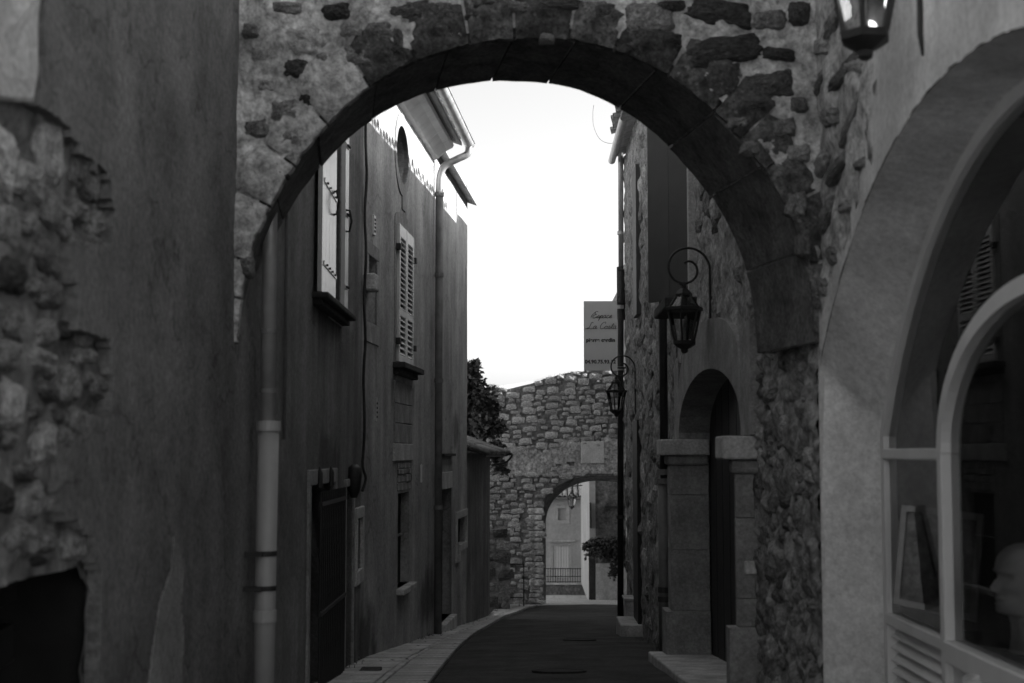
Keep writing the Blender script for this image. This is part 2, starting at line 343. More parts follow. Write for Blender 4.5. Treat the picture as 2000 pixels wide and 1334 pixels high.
def stone_mesh(name, seed, n, rough, m):
    rg = random.Random(seed); mb = MB(); q = rg.uniform(0, 90)
    kx, kz = rg.uniform(-.12, .12), rg.uniform(-.12, .12)
    def fn(i, j):
        u, v = 2 * i / n - 1, 2 * j / n - 1
        r = 1 - (0.17 if n > 5 else .1) * (u * u * v * v) + (.5 * rough * noise.noise(Vector((u * 5, v * 5, q + 9))) if n > 5 else 0) + rough * noise.noise(Vector((u * 1.6 + q, v * 1.6, q)))
        x, z = .5 * u * r * (1 + kx * v), .5 * v * r * (1 + kz * u)
        e = max(abs(u), abs(v)); y = 1 - (0.62 * e ** 4 + 0.075 * (u * u + v * v) if n > 5 else .5 * e ** 6 + rg.uniform(-.22, .22)) + 1.2 * rough * noise.noise(Vector((u * 2.2, q, v * 2.2))) + (.9 * rough * noise.noise(Vector((u * 6.2, q, v * 6.2))) if n > 5 else 0)
        return (x, y, z)
    mb.grid(fn, n, n)
    ring = [(i, 0) for i in range(n)] + [(n, j) for j in range(n)] + [(i, n) for i in range(n, 0, -1)] + [(0, j) for j in range(n, 0, -1)]
    k0 = len(mb.v)
    for i, j in ring: p = mb.v[i * (n + 1) + j]; mb.v.append(Vector((p.x * .97, -0.6, p.z * .97)))
    for k in range(len(ring)):
        a = ring[k]; b = ring[(k + 1) % len(ring)]
        mb.f.append((a[0] * (n + 1) + a[1], k0 + k, k0 + (k + 1) % len(ring), b[0] * (n + 1) + b[1]))
    me = bpy.data.meshes.new(name); me.from_pydata([tuple(v) for v in mb.v], [], mb.f); me.update()
    for p in me.polygons: p.use_smooth = n > 5
    me.materials.append(M[m]); return me
TEMPL = {}
def stone_tmpl(m, fine):
    k = (m, fine)
    if k not in TEMPL: TEMPL[k] = [stone_mesh('stone_' + m, 11 * i + len(m), 14 if fine else 3, 0.17 if fine else 0.16, m) for i in range(9 if fine else 10)]
    return TEMPL[k]
def stone(W, a, z, ws, hs, proud, m, parent, fine=False, roll=0.0, name='stone', rg=random, sink=0.0):
    o = bpy.data.objects.new(name, rg.choice(stone_tmpl(m, fine)))
    global LAST_STONE; LAST_STONE = o
    o.scale = (ws, proud, hs); o.rotation_euler = (0, 0, W.ang) if not roll else (Matrix.Rotation(W.ang, 3, 'Z') @ Matrix.Rotation(roll, 3, 'Y')).to_euler()
    return place(o, W.pt(a, z, -sink * proud), parent)
def rubble(W, s0, s1, z0, z1, hr, wr, proud, mats, parent, keep=None, gap=0.012, seed=1, limit=10 ** 6):
    rg = random.Random(seed); z = z0; cnt = 0
    while z < z1:
        h = rg.uniform(*hr); a = s0 - rg.uniform(0, wr[0])
        while a < s1:
            wd = rg.uniform(*wr); hh = h * rg.uniform(.72, 1.05)
            ca, cz = a + wd / 2, z + h / 2 + rg.uniform(-.1, .1) * h + .02 * math.sin(ca0 := a * 1.7)
            if keep is None or keep(ca, cz):
                if cnt < limit:
                    stone(W, ca, cz, wd - gap, hh - gap * .6, proud * rg.uniform(.6, 1.3), rg.choice(mats), parent, roll=rg.uniform(-.09, .09), rg=rg); cnt += 1
            a += wd
        z += h * .97
    return cnt
LAST_STONE = None
def W_last(): return LAST_STONE
def scatter(W, s0, s1, z0, z1, sizes, proud, mats, parent, keep, tries, seed, fine=False, sink=0.25, over=0.9, limit=10 ** 6, roll=.22):
    """irregular rubble: stones dropped where they hardly overlap, large ones first"""
    rg = random.Random(seed); put = []; extra = []
    for (wr, hr, part) in sizes:
        for _ in range(int(tries * part)):
            if len(put) >= limit: break
            wd, ht = rg.uniform(*wr), rg.uniform(*hr); a, z = rg.uniform(s0, s1), rg.uniform(z0, z1)
            if not keep(a, z) or any(abs(a - q[0]) < (wd + q[2]) * .5 * over and abs(z - q[1]) < (ht + q[3]) * .5 * over for q in put): continue
            put.append((a, z, wd, ht))
            stone(W, a, z, wd, ht, proud * rg.uniform(.7, 1.3), rg.choice(mats), parent, fine=fine, roll=rg.uniform(-roll, roll), rg=rg, sink=sink)
            if len(put) > 290: extra.append(W_last())
    if extra:                                   # past the largest 290: one joined part of real stones
        mb = MB(); m0 = extra[0].data.materials[0]
        for o in extra:
            mw = Matrix.Translation(wl(o)) @ o.rotation_euler.to_matrix().to_4x4() @ Matrix.Diagonal((*o.scale, 1)); i0 = len(mb.v)
            mb.v += [mw @ v.co for v in o.data.vertices]; mb.f += [tuple(i0 + k for k in f.vertices) for f in o.data.polygons]
            WL.pop(o.name, None); bpy.data.objects.remove(o)
        mb.build('small_stones', m0, parent, kind='stuff')
    return len(put)
def poly_in(p, poly):
    x, y = p; c = False; n = len(poly)
    for i in range(n):
        (x1, y1), (x2, y2) = poly[i], poly[(i + 1) % n]
        if (y1 > y) != (y2 > y) and x < (x2 - x1) * (y - y1) / (y2 - y1) + x1: c = not c
    return c
def cat_rom(P, n=8, closed=False):
    P = [Vector(p) for p in P]; out = []; N = len(P)
    for i in range(N - 1):
        p0, p1, p2, p3 = P[max(i - 1, 0)], P[i], P[i + 1], P[min(i + 2, N - 1)]
        for k in range(n):
            t = k / n; out.append(.5 * ((2 * p1) + (p2 - p0) * t + (2 * p0 - 5 * p1 + 4 * p2 - p3) * t * t + (3 * p1 - p0 - 3 * p2 + p3) * t ** 3))
    out.append(P[-1]); return out
# ================================================================== ground, road, pavement
YS = [-12, -6, 0, 4, 8.5, 9.2, 10, 11, 12, 12.8, 14, 16, 18, 20, 22, 23.5, 25, 28, 32, 35, 38, 42, 46, 52, 58, 66, 90, 120, 300, 900, 2500]
g = MB()
XS = [-900, -200, -40, -8, -3, 0, 3, 8, 40, 200, 900]
g.grid(lambda i, j: (XS[i], YS[j], gz(YS[j]) - 0.05), len(XS) - 1, len(YS) - 1)
g.build('ground', 'ground', kind='structure')
EDGE = [gnd(835, 1345), gnd(870, 1297), gnd(900, 1262), gnd(935, 1234), gnd(985, 1205), gnd(1030, 1188)]   # kerb line seen in the photo
EDGE = [Vector((EDGE[0].x - 0.1, 6.0, 0)), Vector((EDGE[0].x - .05, 8.6, 0))] + EDGE + [Vector((0.25, 37.0, 0))]
def edge_x(Y):
    for a, b in zip(EDGE, EDGE[1:]):
        if Y <= b.y: return a.x + (b.x - a.x) * max(0.0, (Y - a.y)) / (b.y - a.y)
    return EDGE[-1].x
W0 = Wall((-1.69, -4.0), (-1.69, 9.0), (0, 2))
W1 = Wall((-1.69, 9.0), (-1.777, 14.7))
W2 = Wall((-1.777, 14.7), (-1.156, 24.9))
W3 = Wall((-1.156, 24.9), (-0.887, 29.3))
def left_x(Y):
    if Y < 9: return -1.69
    if Y < 14.7: return -1.69 - .0153 * (Y - 9)
    if Y < 29.3: return -1.777 + .0609 * (Y - 14.7)
    return -0.9
ry = lin(-4, 37.2, 0.5)
rd = MB()
def road_pt(i, j):
    Y = ry[i]; a, b = (edge_x(Y) - .05 if Y > 6 else -1.6), 2.6 if Y < 36 else 3.0
    t = j / 10; X = a + (b - a) * t
    return (X, Y, gz(Y) - .015 + .03 * math.sin(math.pi * t) + .006 * n3((X, Y, 0), 1.3))
rd.grid(road_pt, len(ry) - 1, 10)
rd.build('road', 'asphalt', smooth=True, kind='structure')
rb = MB(); yb = lin(37.2, 58, 1.0)
rb.grid(lambda i, j: (-1 + 8 * j / 6, yb[i], gz(yb[i]) - .012), len(yb) - 1, 6)
rb.build('road_beyond_the_gateway', 'slab', kind='structure')
kb = MB(); ke = lin(0.3, 4.0, .5)
for a, b in zip(ke, ke[1:]): kb.box((a, 57.2, gz(57.2) - .1), (b - .01, 57.5, gz(57.2) + .07))
kb.build('kerb', 'white_paint', kind='structure')
pv = tag(place(bpy.data.objects.new('pavement', None), (-1.2, 12, gz(12))), kind='structure')
bed = MB(); py_ = lin(6.0, 36.5, .4)
bed.grid(lambda i, j: ((left_x(py_[i]) - .1) * (1 - j / 3) + edge_x(py_[i]) * j / 3, py_[i], gz(py_[i]) + .008), len(py_) - 1, 3)
bed.build('bed', 'gap', pv)
rg = random.Random(5)
def slab_row(u0, u1, lr, Y):
    while Y < 36:
        L = rg.uniform(*lr) * (1 if Y < 22 else 1.6); Y2 = min(Y + L, 36.3); e = .011
        def P(u, y): a, b = left_x(y) - .02, edge_x(y); return a + (b - a) * u
        h = rg.uniform(-.004, .004); mb = MB(); ya, yb2 = Y + e, Y2 - e; ua, ub = u0 + .008, u1 - .008; k = rg.uniform(-.03, .03)
        low = [(P(ua, ya), ya, gz(ya) - .03), (P(ub, ya + k * 0), ya + k, gz(ya) - .03), (P(ub, yb2), yb2 + k, gz(yb2) - .03), (P(ua, yb2), yb2, gz(yb2) - .03)]
        mb.hexa(low + [(x, y, gz(y) + .035 + h) for x, y, z in low])
        bevel(mb.build('slab', 'slab', pv), .006, 1); Y = Y2
slab_row(0.0, .52, (.8, 1.3), 8.6); slab_row(.52, .60, (1.2, 1.6), 8.7); slab_row(.60, 1.0, (.26, .42), 8.6)

# ================================================================== the near archway
AW = Wall((2.0, 8.0), (-2.2, 8.0), (0, 0))
def wpt(X, Y, z): return Vector((X, Y, z))
def arch_c(t, Y, dr=0.0):                       # t 0..1 left spring -> right spring
    k = (Y - 8.0) / 0.94; xc = -0.055 - .15 * k; a, b = 1.655 - .03 * k + dr, AF + (AB - AF) * k + dr
    th = math.pi * (1 - t); a -= .05 * max(0.0, -math.cos(th)) ** 2; rr = 1 + .006 * math.sin(9 * t + 2) + .004 * math.sin(23 * t)
    return Vector((xc + a * math.cos(th) * rr, Y, 0.62 + b * math.sin(th) * rr))
AF, AB = atY(1005, 74, 8.0).z - .62, atY(960, 158, 8.94).z - .62     # rise of the arch, front and back
aw = thing('stone_archway', (0, 8.4, gz(8.4)), 'rough stone archway spanning the lane nearest the camera', 'archway')
N_ = 190; TOPZ = 4.6
core = MB()
def outer_pt(t):
    p = arch_c(t, 8.0); d = Vector((p.x + .055, 0, p.z - .62)).normalized(); c = Vector((-.055, 8.0, .62)); k = 1e9
    if d.x > 1e-6: k = min(k, (1.75 - c.x) / d.x)
    if d.x < -1e-6: k = min(k, (-1.80 - c.x) / d.x)
    if d.z > 1e-6: k = min(k, (TOPZ - c.z) / d.z)
    return c + d * k
NR = 70
def front(i, j):
    t = i / N_; a = arch_c(t, 8.0, .07); b = outer_pt(t); r = (j / NR) ** 1.15; p = a + (b - a) * r
    o = .034 * n3((p.x, 3, p.z), 4.2) + .024 * n3((p.x, 7, p.z), 10) + .013 * n3((p.x, 9, p.z), 24)
    return Vector((p.x, 8.0 - o, p.z))
core.grid(front, N_, NR)
core.grid(lambda i, j: arch_c(i / N_, 8.0 + .93 * j / 4, .022), N_, 4)
core.grid(lambda i, j: Vector((lambda a, b: a + (b - a) * (j / 4))(arch_c(i / N_, 8.93, .022), outer_pt(i / N_) + Vector((0, .94, 0)))), N_, 4)
core.box((-1.80, 8.02, TOPZ), (1.75, 8.92, TOPZ + .02))
core.build('mortar_face', 'mortar', aw, smooth=True)
# soffit blocks
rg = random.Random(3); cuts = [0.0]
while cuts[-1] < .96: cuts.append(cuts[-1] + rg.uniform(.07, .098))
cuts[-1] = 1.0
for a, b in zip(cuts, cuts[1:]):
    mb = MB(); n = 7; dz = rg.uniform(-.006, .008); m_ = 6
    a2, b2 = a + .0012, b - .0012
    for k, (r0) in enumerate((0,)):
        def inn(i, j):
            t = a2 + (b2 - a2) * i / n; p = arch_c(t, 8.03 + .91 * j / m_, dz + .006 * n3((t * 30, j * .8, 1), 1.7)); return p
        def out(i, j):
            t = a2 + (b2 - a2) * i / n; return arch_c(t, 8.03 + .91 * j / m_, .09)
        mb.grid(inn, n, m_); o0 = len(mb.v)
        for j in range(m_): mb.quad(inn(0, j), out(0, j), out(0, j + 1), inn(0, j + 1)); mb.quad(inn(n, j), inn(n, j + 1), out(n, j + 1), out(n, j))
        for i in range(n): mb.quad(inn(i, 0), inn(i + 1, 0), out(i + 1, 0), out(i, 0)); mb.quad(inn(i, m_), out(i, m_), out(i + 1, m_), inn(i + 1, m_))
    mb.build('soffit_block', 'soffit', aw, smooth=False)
# ring of rough voussoirs on the face
cuts = [0.0]
while cuts[-1] < .965: cuts.append(cuts[-1] + rg.uniform(.038, .066))
cuts[-1] = 1.0
for q, (a, b) in enumerate(zip(cuts, cuts[1:])):
    mb = MB(); n, m_ = 9, 9; ln = rg.uniform(.22, .33) if b > .3 else rg.uniform(.18, .28); pr = rg.uniform(.012, .04); sd = rg.uniform(0, 60)
    def vp(i, j):
        u, v = 2 * i / n - 1, 2 * j / m_ - 1
        t = a + (b - a) * (.5 + .5 * u * .95); e = max(abs(u), abs(v))
        r = ln * (j / m_) * (1 - .16 * u * u * (j / m_)) + .02 * n3((u * 2 + sd, v * 2, 0), 1.2)
        p = arch_c(t, 8.0, max(0.0, r) + (.006 * n3((t * 60, 1, 1)) if j == 0 else 0))
        o = pr * (1 - .8 * e ** 5) + .02 * n3((u * 2 + sd, v * 2.2, 2), 1.5) + .012 * n3((u * 5 + sd, v * 5, 2), 1.5)
        return Vector((p.x, 8.0 - max(-.02, o), p.z))
    mb.grid(vp, n, m_)
    for i in range(n):
        p0, p1 = vp(i, 0), vp(i + 1, 0); mb.quad(p1, p0, Vector((p0.x, 8.06, p0.z)), Vector((p1.x, 8.06, p1.z)))
        p0, p1 = vp(i, m_), vp(i + 1, m_); mb.quad(p0, p1, Vector((p1.x, 8.06, p1.z)), Vector((p0.x, 8.06, p0.z)))
    for i in (0, n):
        for j in range(m_): p0, p1 = vp(i, j), vp(i, j + 1); mb.quad(p0, p1, Vector((p1.x, 8.06, p1.z)), Vector((p0.x, 8.06, p0.z)))
    tone = 'lichen_stone' if a > .27 else 'mortar'
    mb.build('voussoir', tone, aw, smooth=True)
# stones showing in the mortar: px, py, width, height, tone
ST = [(1412, 97, 148, 50, 0), (1408, 152, 74, 62, 0), (1508, 167, 88, 56, 0), (1522, 106, 64, 24, 0), (1364, 126, 44, 20, 0), (1474, 208, 46, 22, 0),
      (1405, 26, 132, 52, 0), (1500, 40, 70, 40, 1), (1268, 38, 92, 64, 1), (1178, 24, 44, 34, 0), (1560, 25, 44, 44, 0), (1312, 78, 40, 22, 0), (1310, 12, 60, 22, 0),
      (1095, 10, 90, 22, 0), (1010, 14, 60, 22, 1), (950, 10, 60, 20, 0), (800, 22, 80, 42, 0), (868, 18, 44, 30, 1), (560, 16, 70, 26, 1), (655, 22, 60, 34, 0),
      (590, 78, 86, 56, 2), (688, 56, 46, 36, 2), (745, 60, 60, 40, 1), (510, 106, 40, 28, 2), (578, 132, 50, 38, 0), (520, 165, 42, 30, 2), (640, 120, 60, 36, 1),
      (555, 215, 60, 44, 1), (620, 182, 70, 54, 0), (500, 250, 50, 36, 1), (575, 270, 56, 40, 1), (505, 330, 46, 40, 1), (490, 60, 36, 30, 1), (700, 110, 60, 40, 1),
      (770, 95, 44, 30, 0), (480, 420, 40, 36, 1), (545, 330, 40, 34, 0), (1440, 240, 44, 22, 1), (1560, 300, 44, 34, 2), (1530, 250, 46, 34, 1), (1555, 400, 40, 50, 1),
      (1465, 290, 36, 26, 1), (1560, 205, 36, 30, 1), (1235, 95, 36, 20, 0), (930, 30, 44, 22, 0), (1068, 74, 30, 16, 2), (480, 520, 26, 40, 1), (1570, 480, 30, 44, 1)]
rs = random.Random(8)
for px, py, pw, ph, tone in ST:
    p = atY(px, py, 8.0); k = 8.0 / F
    st = stone(AW, (2.0 - p.x), p.z, pw * k * 1.06, ph * k * 1.1, rs.uniform(.05, .07), ('stone_dark', 'stone_mid', 'stone_light')[tone], aw, fine=True, roll=rs.uniform(-.12, .12), rg=rs, sink=.35 if px > 900 else .62)

# ================================================================== left house (near wall + first wall past the arch)
lh = thing('plastered_house', (-1.9, 8, gz(8)), 'dark grey plastered house along the left side, its render broken away near the camera', 'house')
broken = [(-80, -60), (92, -60), (84, 60), (76, 200), (120, 240), (168, 300), (214, 350), (222, 420), (212, 486), (150, 480), (146, 560), (150, 640), (214, 665), (224, 760), (205, 815),
          (150, 850), (128, 900), (126, 1010), (190, 1060), (200, 1116), (192, 1240), (182, 1400), (-80, 1400)]
broken_sz = [W0.pix(*p) for p in broken]
void = [W0.pix(*p) for p in ((-300, 1215), (200, 1116), (188, 1450), (-300, 1600))]
# masonry behind the render
def in_void(a, z): return poly_in((a, z), void)
relief(W0, 7.2, 10.6, -1.75, 2.8, 'masonry_bed', 'rubble_bed', lh, cell=.05, amp=.035, sc1=6, off0=-.06, cut=in_void)
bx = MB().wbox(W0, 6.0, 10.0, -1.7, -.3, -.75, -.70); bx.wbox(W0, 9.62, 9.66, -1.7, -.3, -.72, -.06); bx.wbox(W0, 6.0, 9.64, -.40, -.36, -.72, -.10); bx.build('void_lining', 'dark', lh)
for k, (dz, m_) in enumerate(((-.62, 'wood_dark'), (-.85, 'wood_dark'), (-1.1, 'wood_dark'))):
    MB().hexa([W0.pt(7.5, dz - .1, -.35), W0.pt(9.5, dz + .06, -.35), W0.pt(9.5, dz + .06, -.3), W0.pt(7.5, dz - .1, -.3), W0.pt(7.5, dz + .06, -.35), W0.pt(9.5, dz + .2, -.35), W0.pt(9.5, dz + .2, -.3), W0.pt(7.5, dz + .06, -.3)]).build('board', m_, lh)
rs = random.Random(12)
def keep0(a, z):
    return poly_in((a, z), broken_sz) and not in_void(a, z - .05) and not in_void(a + .06, z)
W0s = Wall((W0.A.x - .05, W0.A.y), (W0.A.x - .05, 9.0), (0, 2))
scatter(W0s, 7.9, 9.75, -.8, .95, [((.2, .34), (.1, .17), .3), ((.12, .22), (.06, .12), .4), ((.06, .12), (.04, .08), .3)], .05, ['stone_mid', 'stone_mid', 'stone_dark', 'stone_light'], lh, keep0, 900, 21, fine=True, sink=.5)
scatter(W0s, 7.9, 9.6, .95, 1.75, [((.3, .5), (.2, .3), .5), ((.12, .22), (.08, .14), .5)], .06, ['stone_light', 'stone_mid', 'stone_light'], lh, keep0, 300, 22, fine=True, sink=.55)
for pts, m_ in (([(-150, -40), (86, -40), (80, 90), (72, 198), (-150, 190)], 'surround_pale'), ):   # dressed corner blocks
    q = [W0.pix(*x) for x in pts]; cs, cz = sum(x[0] for x in q) / len(q), sum(x[1] for x in q) / len(q); mb = MB(); n = len(q)
    rim = []
    for i in range(n):
        for k in range(6):
            t = k / 6; s_, z_ = q[i][0] * (1 - t) + q[(i + 1) % n][0] * t, q[i][1] * (1 - t) + q[(i + 1) % n][1] * t; rim.append((s_ + .02 * n3((s_, z_, 1), 9), z_ + .02 * n3((s_, z_, 4), 9)))
    rings = [[W0.pt(cs + (x - cs) * f, cz + (z - cz) * f, o + .012 * n3((x * f, z * f, 3), 5)) for x, z in rim] for f, o in ((1.0, -.08), (1.0, -.012), (.93, .0), (.6, .008), (.25, .01))]
    for A_, B_ in zip(rings, rings[1:]):
        for i in range(len(rim)): j = (i + 1) % len(rim); mb.quad(A_[i], A_[j], B_[j], B_[i])
    i0 = len(mb.v); mb.v += rings[-1]; mb.f.append(tuple(range(i0, i0 + len(rim)))); mb.build('corner_block', m_, lh, smooth=False)
# render coat with a broken edge
def coat(W, s0, s1, z0, z1, cell, keep, thick, name, m, parent, amp=.01):
    ns, nz = int((s1 - s0) / cell), int((z1 - z0) / cell); mb = MB(); idx = {}; kp = {}
    for i in range(ns):
        for j in range(nz): kp[(i, j)] = keep(s0 + (i + .5) * cell, z0 + (j + .5) * cell)
    def P(i, j, o):
        a, z = s0 + i * cell, z0 + j * cell; da = .4 * cell * noise.noise(Vector((a * 19, z * 19, 2))); dz = .4 * cell * noise.noise(Vector((a * 19, z * 19, 8)))
        return W.pt(a + da, z + dz, o + (amp * (noise.noise(Vector((a * 1.1, z * 1.1, 5))) + .4 * noise.noise(Vector((a * 3.3, z * 3.3, 3)))) if o > -.001 else 0))
    def vid(i, j):
        if (i, j) not in idx: idx[(i, j)] = len(mb.v); mb.v.append(P(i, j, thick))
        return idx[(i, j)]
    for (i, j), k in kp.items():
        if not k: continue
        mb.f.append((vid(i, j), vid(i + 1, j), vid(i + 1, j + 1), vid(i, j + 1)))
        for di, dj, e in ((-1, 0, ((i, j), (i, j + 1))), (1, 0, ((i + 1, j), (i + 1, j + 1))), (0, -1, ((i, j), (i + 1, j))), (0, 1, ((i, j + 1), (i + 1, j + 1)))):
            if not kp.get((i + di, j + dj), False):
                mb.quad(P(*e[0], thick), P(*e[1], thick), P(*e[1], -.06), P(*e[0], -.06))
    return mb.build(name, m, parent)
def keep_coat(a, z):
    j = .035
    a2, z2 = a + j * noise.noise(Vector((a * 6, z * 6, 1))), z + j * noise.noise(Vector((a * 6, z * 6, 9)))
    return not poly_in((a2, z2), broken_sz) and not (poly_in((a, z), void))
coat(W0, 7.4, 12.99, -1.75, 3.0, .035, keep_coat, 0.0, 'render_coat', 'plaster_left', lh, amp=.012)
pp_ = [W0.pix(*q) for q in ((338, 1050), (352, 1080), (358, 1115), (350, 1180), (357, 1240), (352, 1345), (288, 1345), (298, 1250), (310, 1180), (330, 1120))]
patch = coat(W0, 9.5, 11.5, -1.75, -.3, .02, lambda a, z: poly_in((a + .012 * noise.noise(Vector((a * 14, z * 14, 1))), z), pp_), .007, 'repair_patch', 'plaster_repair', lh, amp=.006)
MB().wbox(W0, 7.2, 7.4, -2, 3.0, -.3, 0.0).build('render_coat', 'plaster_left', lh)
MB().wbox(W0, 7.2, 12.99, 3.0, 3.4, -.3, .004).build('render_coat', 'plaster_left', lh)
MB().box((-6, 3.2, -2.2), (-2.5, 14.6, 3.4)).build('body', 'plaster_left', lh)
MB().wbox(W1, -.2, W1.len, 4.6, 5.0, -.72, -.0).build('upper_wall', 'plaster_street', lh)
# --- openings on the first wall past the arch
def R4(W, x0, x1, yt, yb, x2=None):             # rectangle from pixels: left/right px at mid height, top/bottom at the middle
    xm = (x0 + x1) / 2; a = W.pix(x0, (yt + yb) / 2)[0]; b = W.pix(x1, (yt + yb) / 2)[0]
    return (a, b, W.pix(xm, yb)[1], W.pix(xm, yt)[1])
win = R4(W1, 647, 664, 215, 600); gate = R4(W1, 602, 650, 945, 1330); slit = R4(W1, 672, 687, 950, 1330); pan = R4(W1, 693, 703, 1012, 1112)
win = (win[0], win[1], win[2], win[2] + 1.75); gate = (gate[0], gate[1], -2.3, gate[3]); slit = (slit[0], slit[1], -2.4, slit[3])
sd0, sd1 = W1.pix(618, 620)[0], W1.pix(690, 640)[0]; dp_ = W1.pix(682, 1260); dp2 = W1.pix(640, 890)
def st1(a, z): return max(drips(a, z, sd0, sd1, win[2] - .1, 1.3), blotch(a, z, dp_[0], dp_[1], .8, .55), .7 * blotch(a, z, dp2[0], dp2[1], .8, .22), .6 * drips(a, z, 0, 5.7, 2.9, 1.2))
wall_sheet(W1, -.05, W1.len, -2.6, 4.6, [dict(rect=win, depth=.25), dict(rect=gate, depth=.3), dict(rect=slit, depth=.3), dict(rect=pan, depth=.12)], 'street_wall', 'plaster_street', lh, cell=.07, stain=st1)
def frame_ring(W, r, t, o0, o1, parent, m='surround', name='surround', bottom=True, tb=None):
    a, b, c, d = r; mb = MB(); tb = tb if tb is not None else t
    mb.wbox(W, a - t, a, c, d, o0, o1); mb.wbox(W, b, b + t, c, d, o0, o1); mb.wbox(W, a - t, b + t, d, d + t, o0, o1)
    if bottom: mb.wbox(W, a - t, b + t, c - tb, c, o0, o1)
    return bevel(mb.build(name, m, parent), .006, 1)
# window with open white shutters
frame_ring(W1, win, .14, -.1, .012, lh, 'surround')
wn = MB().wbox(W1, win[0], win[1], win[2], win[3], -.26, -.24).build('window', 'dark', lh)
MB().wbox(W1, win[0] + .02, win[0] + .07, win[2], win[3], -.235, -.19).wbox(W1, win[1] - .07, win[1] - .02, win[2], win[3], -.235, -.19).wbox(W1, win[0] + .07, win[1] - .07, win[2] + .8, win[2] + .84, -.235, -.195).build('frame', 'white_paint', wn)
def leaf(s_h, dirn, wd, z0, z1, ang, parent, W=W1, m='white_paint', t=.035, straps=True):
    """a plank shutter leaf hinged at s_h, opened flat against the wall but for ang"""
    lf = MB(); u = Vector((math.cos(ang), math.sin(ang)))
    def P(x, z, y): return W.pt(s_h + dirn * x * u.x, z, .012 + x * u.y + y)
    n = 4
    for i in range(n):
        a, b = wd * i / n + (.003 if i else 0), wd * (i + 1) / n - .003
        lf.hexa([P(a, z0, 0), P(b, z0, 0), P(b, z0, t), P(a, z0, t), P(a, z1, 0), P(b, z1, 0), P(b, z1, t), P(a, z1, t)])
    o = lf.build('shutter', m, parent)
    if straps:
        for zz in (z0 + .22, z0 + (z1 - z0) * .5, z1 - .25):
            MB().hexa([P(0, zz, t), P(wd * .9, zz - .0, t), P(wd * .9, zz, t + .008), P(0, zz, t + .008), P(0, zz + .035, t), P(wd * .9, zz + .035, t), P(wd * .9, zz + .035, t + .008), P(0, zz + .035, t + .008)]).build('hinge_strap', 'white_paint', o)
            for k in range(4):
                MB().lathe(P(wd * (.15 + .2 * k), zz + .017, t + .012), [(.011, -.008), (.011, .008)], 6).build('bolt', 'iron', o)
        p = P(wd * .25, z0 + (z1 - z0) * .42, t + .03); q = P(wd * .25, z0 + (z1 - z0) * .53, t + .03)
        MB().tube([P(wd * .2, p.z, t), p, (p + q) / 2 + W.n * .02, q, P(wd * .2, q.z, t)], .011, 6).build('catch', 'iron', o)
    return o
s1_ = W1.pix(625, 440, .05)[0]; s2_ = W1.pix(679, 500, .05)[0]
leaf(win[0] - .02, -1, win[0] - .02 - s1_, win[2] - .02, win[3], .02, lh); leaf(win[1] + .02, 1, s2_ - win[1] - .02, win[2] - .02, win[3], .05, lh)
sl_ = MB(); zs = win[2] - .03
sl_.wbox(W1, s1_ - .05, s2_ + .04, zs - .05, zs, -.02, .13); sl_.wbox(W1, s1_ - .0, s2_ - .02, zs - .10, zs - .05, -.02, .08)
bevel(sl_.build('sill', 'gap', lh), .012, 2)
# grille over the low doorway
frame_ring(W1, gate, .12, -.2, .02, lh, 'surround', bottom=False)
MB().wbox(W1, gate[0], gate[1], -2.3, gate[3], -.31, -.28).build('door', 'wood_dark', lh)
gr = MB().wbox(W1, gate[0] + .02, gate[1] + .14, gate[3] - .16, gate[3] - .13, .07, .10).wbox(W1, gate[0] + .02, gate[1] + .14, -1.25, -1.22, .07, .10).build('grille', 'iron', lh)
for k in range(15):
    a = gate[0] + .03 + (gate[1] - gate[0] + .1) * k / 14
    MB().tube([W1.pt(a, -1.9, .085), W1.pt(a, gate[3] - .05, .085)], .009, 6).build('bar', 'iron', gr)
for a in (gate[0] + .35, gate[1] - .45):
    MB().tube([W1.pt(a, gate[3] - .02, .03), W1.pt(a, gate[3] + .09, .035), W1.pt(a, gate[3] + .14, .03)], [.028, .022, .004], 8).build('spike', 'iron', lh)
MB().wbox(W1, slit[0], slit[1], -2.4, slit[3], -.3, -.27).build('narrow_door', 'wood_dark', lh)
frame_ring(W1, slit, .07, -.2, .02, lh, 'surround', bottom=False)
hd = MB(); c_ = W1.pt((slit[0] + slit[1]) / 2, slit[3] + .09, .05)
hd.lathe(c_, [(.03, -.2), (.06, -.12), (.075, .0), (.07, .08), (.02, .12)], 12); hd.build('bell_hood', 'iron', lh, smooth=True)
frame_ring(W1, pan, .11, -.02, .035, lh, 'surround_pale', tb=.14)
MB().wbox(W1, pan[0], pan[1], pan[2], pan[3], -.13, -.1).build('window_panel', 'surround', lh)
# ================================================================== second house on the left
h2 = thing('tall_house', (-1.6, 18, gz(18)), 'tall grey plastered house on the left with an oval attic window and louvred shutters', 'house')
oc = W2.pix(785, 303); oa = (W2.pix(797, 303)[0] - W2.pix(774, 303)[0]) / 2; ob = (W2.pix(785, 248)[1] - W2.pix(785, 358)[1]) / 2
def ell(a, b, n=40, c=oc): return [(c[0] + a * math.cos(2 * math.pi * i / n), c[1] + b * math.sin(2 * math.pi * i / n)) for i in range(n)]
shw = R4(W2, 773, 802, 448, 713); nich = R4(W2, 719, 735, 503, 632); low = R4(W2, 777, 799, 962, 1143); dr = R4(W2, 860, 880, 955, 1200); smw = R4(W2, 891, 909, 1010, 1062)
slot = R4(W2, 891, 896, 1062, 1084)
dr = (dr[0], dr[1], gz(20.9) + .12, dr[3]); EZ = 4.36
wx_ = [W2.pix(x, y) for x, y in ((712, 1270), (835, 1170), (875, 900), (890, 840))]
